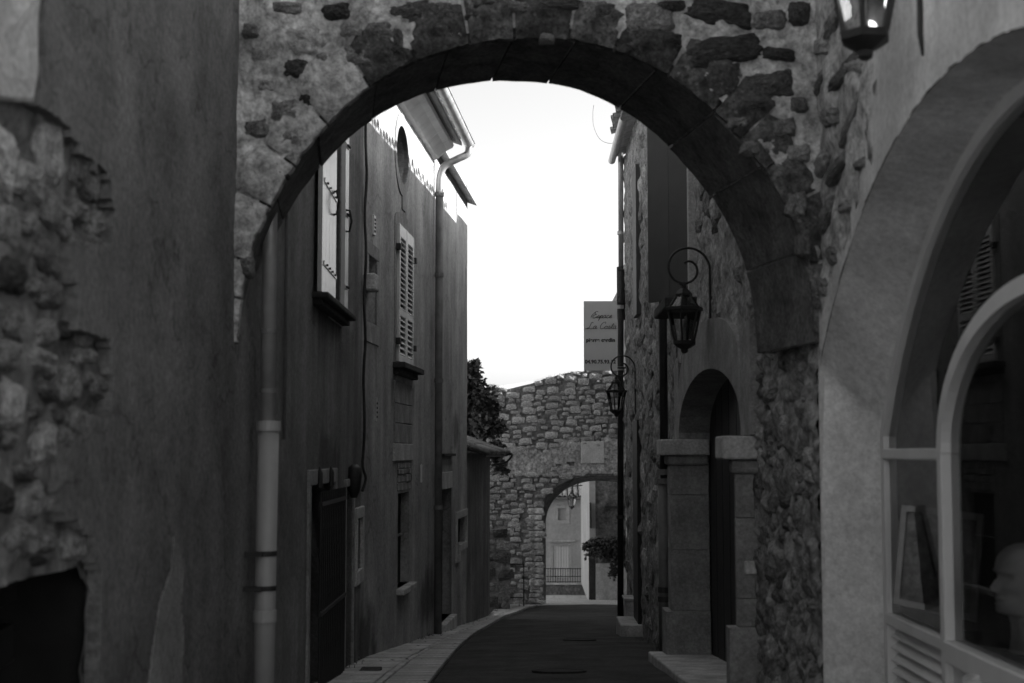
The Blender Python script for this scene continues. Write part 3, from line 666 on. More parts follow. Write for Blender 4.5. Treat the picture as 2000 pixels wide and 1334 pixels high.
def st2(a, z): return max(drips(a, z, shw[0] - .3, shw[1] + .35, shw[2] - .2, 1.1), .7 * drips(a, z, nich[0] - .1, nich[1] + .1, nich[2] - .2, .8), blotch(a, z, wx_[0][0], wx_[0][1], .7, .6), .8 * blotch(a, z, wx_[1][0], wx_[1][1], 1.0, .45), .7 * blotch(a, z, wx_[3][0], wx_[3][1], .5, .3), .55 * drips(a, z, 0, 10, low[2] - .05, .6) * (1 if low[0] - .1 < a < low[1] + .1 else 0))
wall_sheet(W2, 0, W2.len, -3.4, EZ + .12, [dict(rect=(oc[0] - oa - .1, oc[0] + oa + .1, oc[1] - ob - .1, oc[1] + ob + .1), curve=ell(oa, ob), depth=.28), dict(rect=shw, depth=.2), dict(rect=nich, depth=.32),
           dict(rect=low, depth=.12), dict(rect=dr, depth=.14), dict(rect=smw, depth=.09), dict(rect=slot, depth=.09)], 'street_wall', 'plaster_house', h2, cell=.085, stain=st2)
MB().wbox(W2, 0.0, W2.len, -3.4, EZ, -4.2, -.36).build('body', 'plaster_house', h2)
MB().wbox(W2, W2.len - .3, W2.len, -3.4, EZ, -.36, -.001).build('end_wall', 'plaster_house', h2)
# oval window
ow = MB(); eo, ei = ell(oa + .13, ob + .16), ell(oa, ob)
for i in range(40):
    j = (i + 1) % 40
    ow.quad(W2.pt(*eo[i], .014), W2.pt(*eo[j], .014), W2.pt(*ei[j], .014), W2.pt(*ei[i], .014)); ow.quad(W2.pt(*eo[i], .014), W2.pt(*eo[j], .014), W2.pt(*eo[j], -.02), W2.pt(*eo[i], -.02)); ow.quad(W2.pt(*ei[i], .014), W2.pt(*ei[j], .014), W2.pt(*ei[j], -.05), W2.pt(*ei[i], -.05))
ow.wbox(W2, oc[0] + .0, oc[0] + .26, oc[1] - ob - .32, oc[1] - ob - .1, -.02, .013)
ovw = ow.build('oval_window', 'surround', h2)
MB().wbox(W2, oc[0] - oa - .05, oc[0] + oa + .05, oc[1] - ob - .05, oc[1] + ob + .05, -.3, -.27).build('pane', 'dark', ovw)
for k in (-.5, 0, .5):
    MB().tube([W2.pt(oc[0] + k * oa, oc[1] - ob * .9, -.12), W2.pt(oc[0] + k * oa, oc[1] + ob * .9, -.12)], .013, 6).build('bar', 'iron', ovw)
MB().tube([W2.pt(oc[0] - oa * .95, oc[1] - .05, -.12), W2.pt(oc[0] + oa * .95, oc[1] - .05, -.12)], .013, 6).build('bar', 'iron', ovw)
# shuttered window
a, b, c, d = shw; sw = MB()
arc = [(a - .14, c), (a - .14, d + .05)] + [((a + b) / 2 + (b - a + .28) / 2 * math.cos(math.pi * (1 - i / 12)), d + .05 + .13 * math.sin(math.pi * i / 12)) for i in range(1, 12)] + [(b + .14, d + .05), (b + .14, c)]
for (p, q) in zip(arc, arc[1:]):
    cl = lambda t: (min(max(t[0], a), b), min(max(t[1], c), d))
    P, Q = cl(p), cl(q)
    sw.quad(W2.pt(*p, .012), W2.pt(*q, .012), W2.pt(*Q, .012), W2.pt(*P, .012)); sw.quad(W2.pt(*p, .012), W2.pt(*q, .012), W2.pt(*q, -.01), W2.pt(*p, -.01))
shuttered = sw.build('shuttered_window', 'surround', h2)
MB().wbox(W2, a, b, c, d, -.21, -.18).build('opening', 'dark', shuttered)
mid = (a + b) / 2
for (x0, x1) in ((a + .01, mid - .006), (mid + .006, b - .01)):
    st = .075; fr = MB()
    fr.wbox(W2, x0, x0 + st, c + .01, d - .01, .0, .045); fr.wbox(W2, x1 - st, x1, c + .01, d - .01, .0, .045)
    zm = c + (d - c) * .36
    for z0, z1 in ((c + .01, c + .09), (zm - .04, zm + .04), (d - .16, d - .01)): fr.wbox(W2, x0 + st, x1 - st, z0, z1, .0, .044)
    lf = bevel(fr.build('shutter', 'white_paint', h2), .004, 1)
    for z0, z1 in ((c + .09, zm - .04), (zm + .04, d - .16)):
        n = int((z1 - z0) / .062)
        for k in range(n):
            z = z0 + (z1 - z0) * (k + .5) / n
            mb = MB(); mb.hexa([W2.pt(x0 + st, z - .03, .038), W2.pt(x1 - st, z - .03, .038), W2.pt(x1 - st, z - .022, .044), W2.pt(x0 + st, z - .022, .044), W2.pt(x0 + st, z + .016, .004), W2.pt(x1 - st, z + .016, .004), W2.pt(x1 - st, z + .024, .01), W2.pt(x0 + st, z + .024, .01)])
            mb.build('slat', 'white_paint', lf)
    for zz in (c + .25, d - .3):
        xx = x0 - .05 if x0 < mid - .2 else x1 + .05
        MB().wbox(W2, xx - .05, xx + .05, zz - .035, zz + .035, .015, .07).build('hinge', 'iron', lf)
k = MB(); k.wbox(W2, a - .2, b + .24, c - .08, c - .01, -.02, .15); k.wbox(W2, a - .14, b + .17, c - .15, c - .08, -.02, .08)
bevel(k.build('sill', 'gap', h2), .012, 2)
# stone apron below the sill, pale block, patched brickwork and low window
za, zb = W2.pix(787, 866)[1], W2.pix(787, 900)[1]; zt = c - .22
zc = [zt, zt - (zt - za) * .36, zt - (zt - za) * .68, za]
for q in range(3):
    for s0, s1 in (((a - .1, (a + b) / 2 + .1), ((a + b) / 2 + .1, b + .1)) if q != 1 else ((a - .1, b + .1),)):
        bevel(MB().wbox(W2, s0 + .004, s1 - .004, zc[q + 1] + .004, zc[q] - .004, -.02, .014).build('apron_stone', 'surround', h2), .005, 1)
bevel(MB().wbox(W2, a - .16, b + .14, zb, za - .006, -.02, .03).build('pale_block', 'surround_pale', h2), .01, 2)
rb_ = random.Random(4); zz = zb - .02
while zz > low[3] + .03:
    hh = rb_.uniform(.07, .11); x = low[0] - .08
    while x < low[1] + .1:
        ww = rb_.uniform(.22, .42); bevel(MB().wbox(W2, x, min(x + ww - .012, low[1] + .14), zz - hh + .01, zz, -.02, rb_.uniform(.004, .02)).build('brick', 'surround' if rb_.random() < .6 else 'stone_mid', h2), .006, 1); x += ww
    zz -= hh
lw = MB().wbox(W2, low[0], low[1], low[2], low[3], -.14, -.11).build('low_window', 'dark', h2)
MB().wbox(W2, low[0], low[1], low[2] + (low[3] - low[2]) * .52, low[2] + (low[3] - low[2]) * .54, -.11, -.08).build('glazing_bar', 'surround', lw)
bevel(MB().wbox(W2, low[0] - .1, low[1] + .06, low[2] - .07, low[2], -.11, .1).build('sill', 'surround_pale', h2), .008, 1)
# niche
frame_ring(W2, nich, .15, -.02, .01, h2, 'surround', tb=.22)
MB().wbox(W2, nich[0], nich[1], nich[2], nich[3], -.34, -.31).build('niche_back', 'plaster_street', h2)
p = W2.pix(713, 565)
cb = MB(); cb.wbox(W2, p[0] - .1, p[0] + .14, p[1] - .02, p[1] + .16, -.02, .13); bevel(cb.build('corbel', 'surround_pale', h2), .02, 2)
# vents
for px, py, hw, hh in ((729, 440, .05, .11), (733, 800, .035, .13), (822, 925, .04, .12)):
    s_, z_ = W2.pix(px, py); v = bevel(MB().wbox(W2, s_ - hw, s_ + hw, z_ - hh, z_ + hh, -.01, .02).build('vent', 'white_paint' if py != 800 else 'surround_pale', h2), .004, 1)
    for q in range(4 if py != 925 else 0):
        MB().wbox(W2, s_ - hw * .6, s_ + hw * .6, z_ - hh * .7 + q * hh * .38, z_ - hh * .7 + q * hh * .38 + .022, .02, .024).build('slot', 'dark', v)
# door with lintel and step
MB().wbox(W2, dr[0], dr[1], dr[2] - .2, dr[3], -.17, -.13).build('door', 'wood_dark', h2)
bevel(MB().wbox(W2, dr[0] - .1, dr[1] + .08, dr[3], dr[3] + .26, -.02, .02).build('lintel', 'surround_pale', h2), .01, 1)
MB().wbox(W2, dr[0] - .12, dr[0], dr[2], dr[3], -.02, .012).wbox(W2, dr[1], dr[1] + .1, dr[2], dr[3], -.02, .012).build('door_jamb', 'surround', h2)
zz = dr[3] + .5
MB().wbox(W2, dr[0] - .1, dr[1] + .1, zz, zz + .04, -.02, .07).build('ledge', 'gap', h2)
bevel(MB().wbox(W2, dr[0] - .06, dr[1] + .06, dr[2] - .4, dr[2], -.3, .1).build('door_step', 'slab', h2), .012, 1)
# small framed window with a slot below
fr = MB(); t = .11; A_, B_, C_, D_ = smw
fr.wbox(W2, A_ - t, A_, C_, D_, -.02, .03); fr.wbox(W2, B_, B_ + t, C_ - t, D_, -.02, .03); fr.wbox(W2, A_ - t, B_ + t, D_, D_ + t, -.02, .03); fr.wbox(W2, slot[1], B_, C_ - t, C_, -.02, .03)
fr.wbox(W2, A_ - t, A_, slot[2] - t, C_, -.02, .03); fr.wbox(W2, slot[1], slot[1] + t * .8, slot[2] - t, C_ - t, -.02, .03); fr.wbox(W2, A_, slot[1], slot[2] - t, slot[2], -.02, .03)
sf = fr.build('small_window', 'surround_pale', h2)
MB().wbox(W2, A_ - .02, B_ + .02, slot[2] - .05, D_, -.12, -.09).build('pane', 'dark', sf)
# roof: nearer part with moulded cornice, tiles and gutter; farther part with a thin verge
sp = W2.pix(848, 300)[0]
cv = [(0.0, EZ - .12), (.06, EZ - .1), (.12, EZ - .04), (.19, EZ + .02), (.27, EZ + .06), (.29, EZ + .1), (.0, EZ + .1)]
mb = MB(); npt = len(cv); seg = lin(0, sp, .55)
for s0, s1 in zip(seg, seg[1:]):
    for (o0, z0), (o1, z1) in zip(cv, cv[1:]): mb.quad(W2.pt(s0 + .004, z0, o0), W2.pt(s1 - .004, z0, o0), W2.pt(s1 - .004, z1, o1), W2.pt(s0 + .004, z1, o1))
    for se in (s0 + .004, s1 - .004):
        i0 = len(mb.v); mb.v += [W2.pt(se, z, o) for o, z in cv]; mb.f.append(tuple(range(i0, i0 + npt)))
mb.build('cornice', 'white_paint', h2, smooth=False)
MB().hexa([W2.pt(-.1, EZ + .1, .40), W2.pt(sp + .05, EZ + .1, .40), W2.pt(sp + .05, EZ + 1.7, -4.2), W2.pt(-.1, EZ + 1.7, -4.2), W2.pt(-.1, EZ + .15, .40), W2.pt(sp + .05, EZ + .15, .40), W2.pt(sp + .05, EZ + 1.75, -4.2), W2.pt(-.1, EZ + 1.75, -4.2)]).build('roof', 'wood_dark', h2)
MB().hexa([W2.pt(sp + .06, EZ + .02, .16), W2.pt(W2.len + .1, EZ + .02, .16), W2.pt(W2.len + .1, EZ + 1.5, -4.2), W2.pt(sp + .06, EZ + 1.5, -4.2), W2.pt(sp + .06, EZ + .06, .16), W2.pt(W2.len + .1, EZ + .06, .16), W2.pt(W2.len + .1, EZ + 1.55, -4.2), W2.pt(sp + .06, EZ + 1.55, -4.2)]).build('verge_roof', 'tile', h2)
def tile_mesh(L=.42, r=.085, r2=.07):
    mb = MB(); n = 8
    for k, (y, rr) in enumerate(((0, r), (L, r2))):
        for i in range(n + 1): g = math.pi * i / n; mb.v.append(Vector((rr * math.cos(g), -y, rr * math.sin(g) * .8)))
        for i in range(n + 1): g = math.pi * i / n; mb.v.append(Vector(((rr - .014) * math.cos(g), -y, (rr - .014) * math.sin(g) * .8)))
    m = n + 1
    for i in range(n): mb.f += [(i, i + 1, 2 * m + i + 1, 2 * m + i), (m + i, 3 * m + i, 3 * m + i + 1, m + i + 1), (i, m + i, m + i + 1, i + 1)]
    me = bpy.data.meshes.new('tile'); me.from_pydata([tuple(v) for v in mb.v], [], mb.f); me.materials.append(M['tile']); me.update()
    for p in me.polygons: p.use_smooth = True
    return me
TILE = tile_mesh()
def tile(p, ang, pitch, parent, roll=0.0, sc_=1.0, rg=random):
    """tile whose lower lip is at p, running uphill against the direction ang (plan angle of the downhill side)"""
    o = bpy.data.objects.new('tile', TILE); o.scale = (sc_, sc_, sc_)
    o.rotation_euler = (Matrix.Rotation(ang, 3, 'Z') @ Matrix.Rotation(-pitch, 3, 'X') @ Matrix.Rotation(roll, 3, 'Y')).to_euler()
    return place(o, p, parent)
rt = random.Random(2); s_ = .05
while s_ < sp:
    tile(W2.pt(s_, EZ + .16 + rt.uniform(-.008, .012), .47 + rt.uniform(-.02, .03)), W2.ang, R(19), h2, rt.uniform(-.1, .1)); s_ += .19
gt = MB(); NG = 10                               # half-round gutter
ga = lin(-.1, sp + .12, .8)
for s0, s1 in zip(ga, ga[1:]):
    for i in range(NG):
        g0, g1 = math.pi * (1 + i / NG), math.pi * (1 + (i + 1) / NG)
        gt.quad(*[W2.pt(s, EZ + .14 + .075 * math.sin(g), .50 + .075 * math.cos(g)) for s, g in ((s0, g0), (s1, g0), (s1, g1), (s0, g1))])
        gt.quad(*[W2.pt(s, EZ + .14 + .069 * math.sin(g), .50 + .069 * math.cos(g)) for s, g in ((s0, g0), (s0, g1), (s1, g1), (s1, g0))])
    for i in range(NG):
        g0, g1 = math.pi * (1 + i / NG), math.pi * (1 + (i + 1) / NG)
        gt.quad(*[W2.pt(s, EZ + .14 + r * math.sin(g), .50 + r * math.cos(g)) for s, r, g in ((s1 - .03, .08, g0), (s1, .08, g0), (s1, .08, g1), (s1 - .03, .08, g1))])
gt.tube([W2.pt(-.1, EZ + .145, .58), W2.pt(sp + .12, EZ + .145, .58)], .01, 6)
gut = gt.build('gutter', 'zinc', h2, smooth=False)
# downpipe of the tall house
dp = thing('downpipe', W2.pt(sp, gz(20.5), .06), 'grey downpipe running down the tall left house beside its door', 'drainpipe')
MB().tube(cat_rom([W2.pt(sp + .05, EZ + .1, .50), W2.pt(sp + .05, EZ - .02, .48), W2.pt(sp + .02, EZ - .1, .34), W2.pt(sp, EZ - .2, .16), W2.pt(sp, EZ - .35, .09), W2.pt(sp, EZ - .62, .08)], 6), .052, 12).build('swan_neck', 'zinc', dp, smooth=True)
bot = gz(20.5) + .02
MB().tube([W2.pt(sp, EZ - .6, .08), W2.pt(sp, 1.0, .08), W2.pt(sp + .01, bot, .08)], .055, 12).build('pipe', 'grey_pipe', dp, smooth=True)
for z in (EZ - .62, W2.pix(850, 540)[1], W2.pix(850, 745)[1], W2.pix(850, 990)[1]): MB().tube([W2.pt(sp, z - .03, .08), W2.pt(sp, z + .03, .08)], .066, 12).build('collar', 'grey_pipe', dp)
# black cable hanging between the two houses
cp = [W1.pt(W1.len - .01, 4.3, .03)]
for k in range(24):
    z = 4.0 - k * .18; cp.append(W1.pt(W1.len - .01 + .012 * math.sin(k * 2.1), z, .03 + .008 * math.sin(k * 1.3)))
zc_ = cp[-1].z; cp += [W1.pt(W1.len + .03, zc_ - .12, .05), W1.pt(W1.len - .03, zc_ - .25, .02)]
MB().tube(cat_rom(cp, 3), .016, 6).build('cable', 'iron', label='black cable running down the joint between the two left houses', cat='cable', smooth=True)

# ================================================================== pipes beside the arch on the left
pp = thing('drainpipe', W1.pt(.12, gz(9.2), .1), 'thick pale drainpipe on the left wall just behind the archway', 'drainpipe')
sP, zT = W1.pix(528, 822, .12); zl = lambda py: W1.pix(525, py, .12)[1]
MB().tube([W1.pt(sP - .03, -2.0, .10), W1.pt(sP, zT - .03, .11)], .062, 20).build('lower_pipe', 'pvc', pp, smooth=True)
MB().tube([W1.pt(sP, zT - .06, .11), W1.pt(sP, zT, .11)], .072, 20).build('socket', 'pvc', pp, smooth=False)
MB().tube([W1.pt(sP - .02, zl(1212), .105), W1.pt(sP - .02, zl(1190), .105)], .07, 20).build('socket', 'pvc', pp, smooth=False)
for py in (1080, 1147): MB().tube([W1.pt(sP - .015, zl(py) - .014, .105), W1.pt(sP - .015, zl(py) + .014, .105)], .068, 20).wbox(W1, sP - .1, sP - .05, zl(py) - .014, zl(py) + .014, -.01, .1).build('bracket', 'iron', pp)
MB().tube([W1.pt(sP + .015, zT - .03, .10), W1.pt(sP + .02, 3.2, .10)], .044, 16).build('upper_pipe', 'zinc', pp, smooth=True)
for py in (650, 765): z = W1.pix(530, py, .1)[1]; MB().tube([W1.pt(sP + .016, z - .012, .10), W1.pt(sP + .016, z + .012, .10)], .05, 16).build('collar', 'grey_pipe', pp)
s_, z_ = W1.pix(552, 600)
MB().tube([W1.pt(s_, zT - .1, .02), W1.pt(s_, 3.0, .02)], .012, 8).build('conduit', 'grey_pipe', label='thin conduit on the left wall right beside the thick pale drainpipe', cat='conduit', smooth=True)

# ================================================================== low outbuilding with a tiled roof, and the tree behind it
lo = thing('outbuilding', (-1.2, 27, gz(27)), 'low dark outbuilding with a tiled eave below the tree at the left', 'outbuilding')
wall_sheet(W3, .0, W3.len, -4.2, .0, [], 'street_wall', 'plaster_street', lo)
MB().wbox(W3, 0.02, W3.len, -4.2, -.05, -2.5, -.02).build('body', 'plaster_street', lo)
MB().hexa([W3.pt(.02, -.07, .34), W3.pt(W3.len + .25, -.07, .34), W3.pt(W3.len + .25, .95, -2.6), W3.pt(.02, .95, -2.6), W3.pt(.02, -.03, .34), W3.pt(W3.len + .25, -.03, .34), W3.pt(W3.len + .25, .99, -2.6), W3.pt(.02, .99, -2.6)]).build('roof', 'wood_dark', lo)
s_ = .1
while s_ < W3.len + .25:
    for k in range(7):
        tile(W3.pt(s_ + rt.uniform(-.01, .01), -.02 + k * .125 + rt.uniform(-.01, .015), .40 - k * .36), W3.ang, R(19), lo, rt.uniform(-.12, .12), 1.1)
    s_ += .21
MB().tube(cat_rom([atY(958, 890, 29.4), atY(980, 889, 29.3), atY(1000, 887, 29.2), atY(992, 900, 29.2), atY(978, 906, 29.3), atY(960, 908, 29.4)], 5), [.03] * 10 + [.02] * 16, 6).build('gutter_end', 'iron', lo, smooth=True)
# rough wall stub beyond it
ws = thing('stone_stub', (-.75, 31, gz(31)), 'low rubble wall stub between the outbuilding and the far gateway', 'stone wall')
WS = Wall((-1.2, 33.5), (-.45, 33.5), (0, 10)); zt_ = atY(980, 1035, 33.5).z
relief(WS, -.6, .66, gz(33.5) - .3, zt_, 'rubble_face', 'rubble_bed', ws, cell=.05, amp=.05, sc1=5)
MB().box((-1.8, 33.62, gz(33.5) - .3), (-.64, 36.0, zt_ - .12)).build('wall_core', 'rubble_bed', ws)
scatter(WS, -.55, .62, gz(33.5) - .05, zt_ - .06, [((.3, .45), (.18, .26), .4), ((.15, .28), (.1, .17), .6)], .07, ['stone_mid', 'stone_dark'], ws, lambda a, z: True, 400, 31)
# small barrier leaning by the far gateway
br = thing('metal_barrier', (-.3, 35, gz(35)), 'small dark metal barrier standing at the foot of the far gateway', 'barrier')
b0, b1 = atY(992, 1102, 35.2), atY(1023, 1102, 35.2); zg = gz(35.2)
for (pa, pb, nm) in (((b0.x, b0.z), (b1.x, b1.z), 'rail'), ((b0.x, b0.z), (b0.x, zg), 'post'), ((b1.x, b1.z), (b1.x, zg), 'post'), ((b0.x, zg + .25), (b1.x, zg + .25), 'rail'), ((b1.x - .02, zg + .25), (b1.x - .14, zg), 'stay')):
    MB().tube([(pa[0], 35.2, pa[1]), (pb[0], 35.2, pb[1])], .016, 6).build(nm, 'iron' if nm != 'stay' else 'zinc', br)

def foliage(name, blobs, n, size, parent, seed, mname='leaf'):
    rg = random.Random(seed); mb = MB()
    tot = sum(b[3] ** 2 for b in blobs)
    for (x, y, z, r, sq) in blobs:
        k = int(n * r * r / tot)
        for _ in range(k):
            d = Vector((rg.gauss(0, 1), rg.gauss(0, 1), rg.gauss(0, 1))).normalized(); rr = r * (rg.random() ** .45) * (1 + .25 * noise.noise(d * 2.3 + Vector((x, y, z))))
            p = Vector((x, y, z)) + Vector((d.x * rr, d.y * rr, d.z * rr * sq))
            a = Vector((rg.gauss(0, 1), rg.gauss(0, 1), rg.gauss(0, .6))).normalized(); b = a.orthogonal().normalized(); b.rotate(Matrix.Rotation(rg.uniform(0, 6.28), 3, a)); s = size * rg.uniform(.6, 1.3)
            i = len(mb.v); mb.v += [p, p + a * s * .5 + b * s * .32, p + a * s + b.cross(a) * s * .12, p + a * s * .5 - b * s * .32]; mb.f += [(i, i + 1, i + 2, i + 3)]
    return mb.build(name, mname, parent)
tr = thing('tree', (-1.75, 33, gz(33)), 'dark leafy tree rising behind the low outbuilding', 'tree')
base = Vector((-1.75, 33.0, gz(33)))
MB().tube([base, base + Vector((.05, 0, 1.6)), base + Vector((.2, -.1, 3.0)), base + Vector((.35, -.1, 4.2)), base + Vector((.3, 0, 5.4))], [.14, .12, .09, .06, .02], 8).build('trunk', 'bark', tr, smooth=True)
for k, (dx, dy, z0, z1) in enumerate(((.7, -.3, 2.6, 3.6), (.9, .2, 3.2, 4.4), (-.6, .3, 3.4, 4.6), (.5, .4, 4.0, 5.1), (.8, -.6, 2.4, 2.9))):
    MB().tube([base + Vector((.15, -.05, z0)), base + Vector((.15 + dx * .6, dy * .6, z0 + (z1 - z0) * .7)), base + Vector((.15 + dx, dy, z1))], [.05, .035, .012], 6).build('limb', 'bark', tr, smooth=True)
def bl(px, py, Y, rpx, sq=.9): p = atY(px, py, Y); return (p.x, p.y, p.z, rpx * Y / F, sq)
foliage('crown', [bl(905, 735, 33, 34), bl(925, 715, 33, 15), bl(935, 780, 32.6, 32), bl(958, 800, 32.6, 20), bl(950, 830, 32.4, 30), bl(970, 835, 32.4, 16), bl(905, 800, 33.2, 46), bl(968, 870, 32, 14), bl(890, 850, 33, 40), bl(925, 752, 32.6, 22), bl(978, 915, 31.6, 14), bl(970, 895, 31.8, 14)], 6500, .13, tr, 6)
# leaves hanging by the outbuilding's eave
# ================================================================== shop on the right (inside the archway, nearest the camera)
WSH = Wall((1.61, -4.0), (1.61, 8.04), (0, 2)); XS_ = 1.61
sh = thing('shop_house', (1.8, 5, gz(5)), 'stone and plaster house on the right with a wide arched shop window', 'house')
YC, R1, ZC1, R2, ZC2 = 5.41, 3.9, 1.48, 2.93, 1.45
def arc1(d): return ZC1 - R1 + math.sqrt(max(0, R1 * R1 - d * d))
def arc2(d): return ZC2 - R2 + math.sqrt(max(0, R2 * R2 - d * d))
H1, H2, XF = 2.63, 2.46, 1.93                  # half widths outside and at the frame, frame plane
NCOL = 120
def sfront(Y, z, amp):
    return Vector((XS_ - amp * (n3((1, Y, z), 3.5) + .6 * n3((4, Y, z), 9)), Y, z))
def coverf(Y, z):                               # plaster (right of this line) or bare stone
    p = Vector((XS_, Y, z)); c = CAM_R.transposed() @ p; px, py = CX + F * c.x / -c.z, CY - F * c.y / -c.z
    edge = [(0, 1712), (150, 1702), (300, 1690), (400, 1672), (520, 1632), (640, 1600), (720, 1594), (2000, 1592)]; e = 1592
    for (a, b), (c2, d2) in zip(edge, edge[1:]):
        if py <= c2: e = b + (d2 - b) * (py - a) / (c2 - a); break
    return px + 22 * n3((Y, z, 3), 5) + 10 * n3((Y, z, 6), 14) > e
def shop_cols(fn_off, keep, name, m, parent):
    cell = .035; mb = MB(); idx = {}; Ycols = lin(2.3, 8.04, cell)
    rows = {}
    for i, Y in enumerate(Ycols):
        d = abs(Y - YC); zb = arc1(d) + .012 * n3((Y, 2, 2), 9) + .006 * n3((Y, 3, 2), 30) if d < H1 else gz(Y) - .2
        rows[i] = [zb + (2.9 - zb) * (k / 60.0) for k in range(61)]
    def vid(i, k):
        if (i, k) not in idx: idx[(i, k)] = len(mb.v); mb.v.append(fn_off(Ycols[i], rows[i][k]))
        return idx[(i, k)]
    for i in range(len(Ycols) - 1):
        if abs(rows[i][0] - rows[i + 1][0]) > .5: continue
        for k in range(60):
            if keep((Ycols[i] + Ycols[i + 1]) / 2, (rows[i][k] + rows[i + 1][k + 1]) / 2): mb.f.append((vid(i, k), vid(i + 1, k), vid(i + 1, k + 1), vid(i, k + 1)))
    return mb.build(name, m, parent, smooth=True)
shop_cols(lambda Y, z: sfront(Y, z, .034) + Vector((.016, 0, 0)), lambda Y, z: not coverf(Y, z) or not coverf(Y + .03, z) or not coverf(Y - .05, z) or not coverf(Y, z + .04) or not coverf(Y, z - .04), 'bare_masonry', 'mortar', sh)
shop_cols(lambda Y, z: sfront(Y, z, .005), coverf, 'plaster_face', 'plaster_shop', sh)
MB().box((1.61, 2.0, -2), (1.9, 2.3, 2.9)).build('plaster_face', 'plaster_shop', sh)
MB().box((1.61, 2.0, 2.9), (2.2, 8.02, 4.3)).build('upper_wall', 'plaster_shop', sh)
rs = random.Random(17)
for px, py, pw, ph, tone in ((1640, 150, 60, 34, 1), (1660, 235, 50, 30, 2), (1615, 230, 30, 40, 1), (1630, 330, 40, 36, 1), (1610, 420, 24, 44, 1), (1650, 400, 30, 30, 2), (1625, 500, 26, 40, 1), (1600, 320, 20, 40, 0),
                             (1606, 560, 16, 40, 1), (1665, 130, 40, 26, 2), (1602, 90, 26, 40, 0), (1625, 40, 40, 40, 1), (1680, 320, 26, 24, 2), (1600, 160, 20, 30, 1)):
    s_, z_ = WSH.pix(px, py); s2, _ = WSH.pix(px - pw / 2, py); s3, _ = WSH.pix(px + pw / 2, py)
    stone(WSH, s_, z_, abs(s3 - s2), ph * (s_ - 4) / F, .045, ('mortar', 'stone_mid', 'stone_light')[tone], sh, fine=True, roll=rs.uniform(-.3, .3), rg=rs, sink=.6)
# splayed reveal from the wall face to the window frame (far jamb, arch, near jamb)
def rev_path(k):                                # k 0 outside .. 1 at the frame
    h = H1 + (H2 - H1) * k; x = XS_ + .004 + (XF - XS_ - .004) * k; pts = []
    az = (lambda d: arc1(min(d, H1 - .001)) * (1 - k) + arc2(min(d, H2 - .001)) * k)
    zs = az(h)
    for i in range(13): z = -1.75 + (zs + 1.75) * i / 12; pts.append(Vector((x, YC + h + (.03 * (1 - k)) * n3((1, z, 3), 2.5) + .012 * (1 - k) * n3((1, z, 5), 9), z)))
    for i in range(1, 80): t = 1 - 2 * i / 80.0; pts.append(Vector((x, YC + h * t, az(abs(h * t)))))
    for i in range(13): z = zs - (zs + 1.75) * i / 12; pts.append(Vector((x, YC - h, z)))
    return pts
RP = [rev_path(k / 8) for k in range(9)]
rv = MB(); rv.grid(lambda i, j: RP[j][i] + Vector((0, 0, .006 * n3(RP[j][i], 7))) + Vector((0, .008 * n3(RP[j][i], 5, 3), 0)), len(RP[0]) - 1, 8)
rv.build('reveal', 'plaster_shop', sh, smooth=True)
# end of the house towards the archway
MB().quad((1.61, 8.04, -2), (2.4, 8.04, -2), (2.4, 8.04, .6), (1.61, 8.04, .6)).build('end_face', 'plaster_shop', sh)
# ---- window joinery
fw = MB()
def sweep_arch(mb, h, zc, r, w_, x0, x1, zlow, n=48):
    """frame member following an arch: outer half width h, crown zc, radius r; w_ wide"""
    def pts(e):
        hh = h - e; rr = r - e
        out = [(YC + hh, zlow)]
        for i in range(n + 1):
            t = 1 - 2 * i / n; d = hh * t; out.append((YC + d, zc - r + math.sqrt(max(.0001, rr * rr - d * d))))
        return out + [(YC - hh, zlow)]
    o, i_ = pts(0), pts(w_)
    for k in range(len(o) - 1):
        a, b, c, d = o[k], o[k + 1], i_[k + 1], i_[k]
        mb.hexa([(x0, *a), (x0, *b), (x0, *c), (x0, *d), (x1, *a), (x1, *b), (x1, *c), (x1, *d)])
sweep_arch(fw, H2 + .005, ZC2 + .005, R2, .065, XF - .02, XF + .05, -1.75)
wf = fw.build('window_frame', 'frame_paint', sh)
SILL = atX(1718, 1187, XF).z
f2 = MB(); HI = atX(1843, 900, XF).y - YC; RI = (HI ** 2 + .69 ** 2) / (2 * .69) + .0; 
a0 = .0
